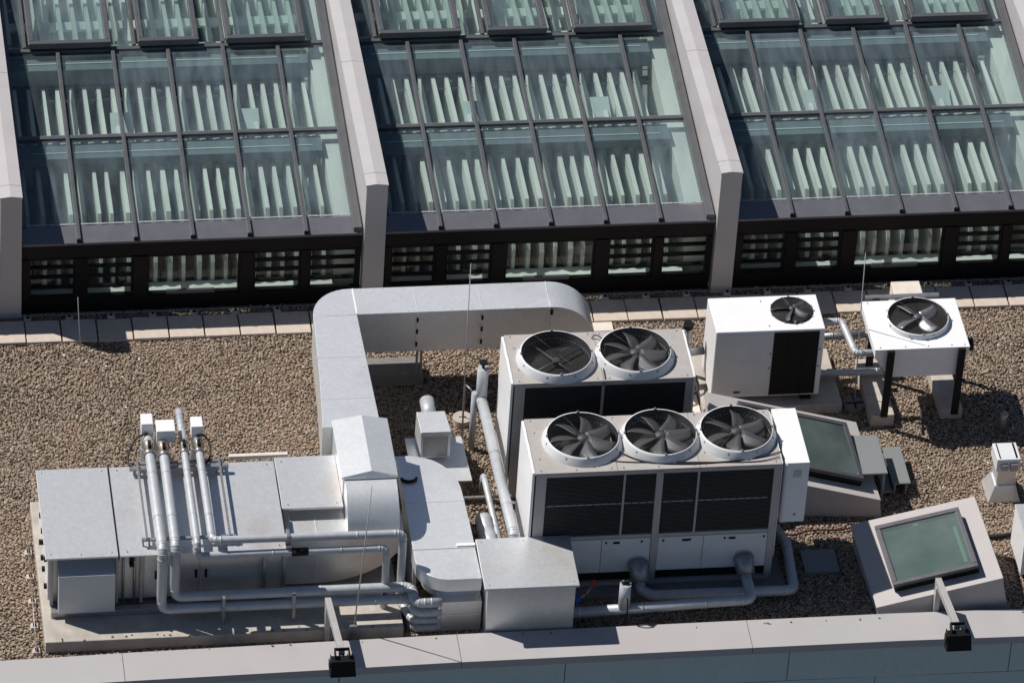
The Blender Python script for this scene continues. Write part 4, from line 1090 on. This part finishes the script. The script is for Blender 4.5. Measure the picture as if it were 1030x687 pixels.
def wbox():
    t=thing('equipment_box','white equipment box cut by the right edge of the photo','box',(6.5,-5.2,0))
    MB().hexa([(6.15,-5.62,.10),(6.95,-5.62,.10),(6.95,-4.93,.10),(6.15,-4.93,.10)],[(6.15,-5.60,.74),(6.95,-5.60,.74),(6.95,-4.93,.74),(6.15,-4.93,.74)]).build('casing',WHITE,t,bevel=.008)
    MB().box(6.145,6.955,-5.61,-4.92,.741,.76).build('top_cover',GALV,t,bevel=.004)
    m=MB(); m.box(6.2,6.3,-5.6,-4.95,0,.1); m.box(6.8,6.9,-5.6,-4.95,0,.1); build_each(m,'foot',BLACK,t)
wbox()
tag(cable([(5.72,-4.62,.03),(5.95,-4.72,.035),(6.3,-4.68,.04),(6.6,-4.62,.03),(7.2,-4.55,.03)],.03).build('cable',RUBBER,None),'thick black cable on gravel left of the exhaust vent base','cable')
tag(cable([(6.42,-3.92,.30),(6.47,-4.1,.12),(6.6,-4.2,.04),(6.9,-4.35,.03)],.014).build('cable',RUBBER,None),'thin black cable hanging from the exhaust vent','cable')
tag(cable([(2.9,-4.42,.05),(3.2,-4.52,.05),(3.5,-4.44,.045),(3.9,-4.45,.05),(4.3,-4.38,.05),(4.62,-4.42,.04)],.014).build('cable',REDC,None),'dark red cable lying on shaded gravel behind the front skylight','cable')

# ------------------------------------------------------------------ floodlights
def flood(label,x,y,h,xa):
    t=thing('floodlight',label,'floodlight',(x,y,0),'floodlights on the parapet')
    MB().box(x-.035,x+.035,y-.05,y+.05,0,h-.10).build('post',FRAME,t,bevel=.004)
    m=MB(); w=.04
    m.hexa([(x-w,y+.05,h-.12),(x+w,y+.05,h-.12),(xa+w,-7.12,h-.20),(xa-w,-7.12,h-.20)][::-1] if False else
           [(xa-w,-7.12,h-.17),(xa+w,-7.12,h-.17),(x+w,y+.05,h-.10),(x-w,y+.05,h-.10)],
           [(xa-w,-7.12,h-.08),(xa+w,-7.12,h-.08),(x+w,y+.05,h),(x-w,y+.05,h)])
    m.build('arm',FRAME,t,bevel=.003)
    zc=h-.14
    lm=MB()
    lm.hexa([(xa-.17,-7.36,zc-.20),(xa+.17,-7.36,zc-.20),(xa+.17,-7.19,zc-.24),(xa-.17,-7.19,zc-.24)],[(xa-.155,-7.30,zc+.02),(xa+.155,-7.30,zc+.02),(xa+.155,-7.15,zc-.0),(xa-.155,-7.15,zc-.0)])
    lamp=lm.build('lamp_housing',BLACK,t,bevel=.008)
    r=MB()
    for k in range(6): r.box(xa-.15+.055*k,xa-.14+.055*k,-7.15,-7.12,zc-.2,zc)
    r.build('cooling_fins',BLACK,lamp)
    b=MB(); b.box(xa-.10,xa-.085,-7.24,-7.10,zc,zc+.09); b.box(xa+.085,xa+.10,-7.24,-7.10,zc,zc+.09); b.box(xa-.10,xa+.10,-7.12,-7.10,zc+.05,zc+.09); b.box(xa-.18,xa-.17,-7.30,-7.2,zc-.12,zc+.0)
    b.build('bracket',BLACK,t)
flood('left black floodlight on a grey arm reaching over the parapet coping',-3.30,-6.20,.70,-3.22)
flood('right black floodlight on a grey arm beside the front skylight',4.85,-6.30,.66,4.95)

# ------------------------------------------------------------------ world, sun, camera
w=bpy.data.worlds.new('World'); scene.world=w; w.use_nodes=True
nt=w.node_tree; bg=nt.nodes['Background']
sky=nt.nodes.new('ShaderNodeTexSky'); sky.sky_type='NISHITA'; sky.sun_disc=False
sd=Vector((1.30,-.765,-1.884)).normalized()
sky.sun_elevation=math.asin(-sd.z); sky.sun_rotation=math.atan2(-sd.x,-sd.y)%(2*PI)
nt.links.new(sky.outputs[0],bg.inputs[0]); bg.inputs[1].default_value=0.062; sky.air_density=0.7; sky.dust_density=0.3; sky.ozone_density=1.0
sl=bpy.data.lights.new('sun','SUN'); sl.energy=5.0; sl.angle=math.radians(.5); sl.color=(1,.955,.90)
so=bpy.data.objects.new('sun',sl); COL.objects.link(so); so.rotation_mode='QUATERNION'; so.rotation_quaternion=sd.to_track_quat('-Z','Y')

th,ya,ro=[math.radians(v) for v in (37.79,10.09,4.02)]; f=6050.6; D=f/71.6
cy,sy=math.cos(ya),math.sin(ya)
Fw=Vector((sy*math.cos(th),cy*math.cos(th),-math.sin(th))); r=Vector((cy,-sy,0)); u=r.cross(Fw)
c,s=math.cos(ro),math.sin(ro); r2=c*r+s*u; u2=-s*r+c*u
cam=bpy.data.cameras.new('camera'); co=bpy.data.objects.new('camera',cam); COL.objects.link(co)
M=Matrix((r2,u2,-Fw)).transposed().to_4x4(); M.translation=-D*Fw; co.matrix_world=M
cam.sensor_width=36; cam.lens=36*f/1030; cam.clip_start=1; cam.clip_end=2000
scene.camera=co
scene.view_settings.view_transform='Standard'; scene.view_settings.look='None'; scene.view_settings.exposure=0; scene.view_settings.gamma=1
scene.render.resolution_x=1024; scene.render.resolution_y=682
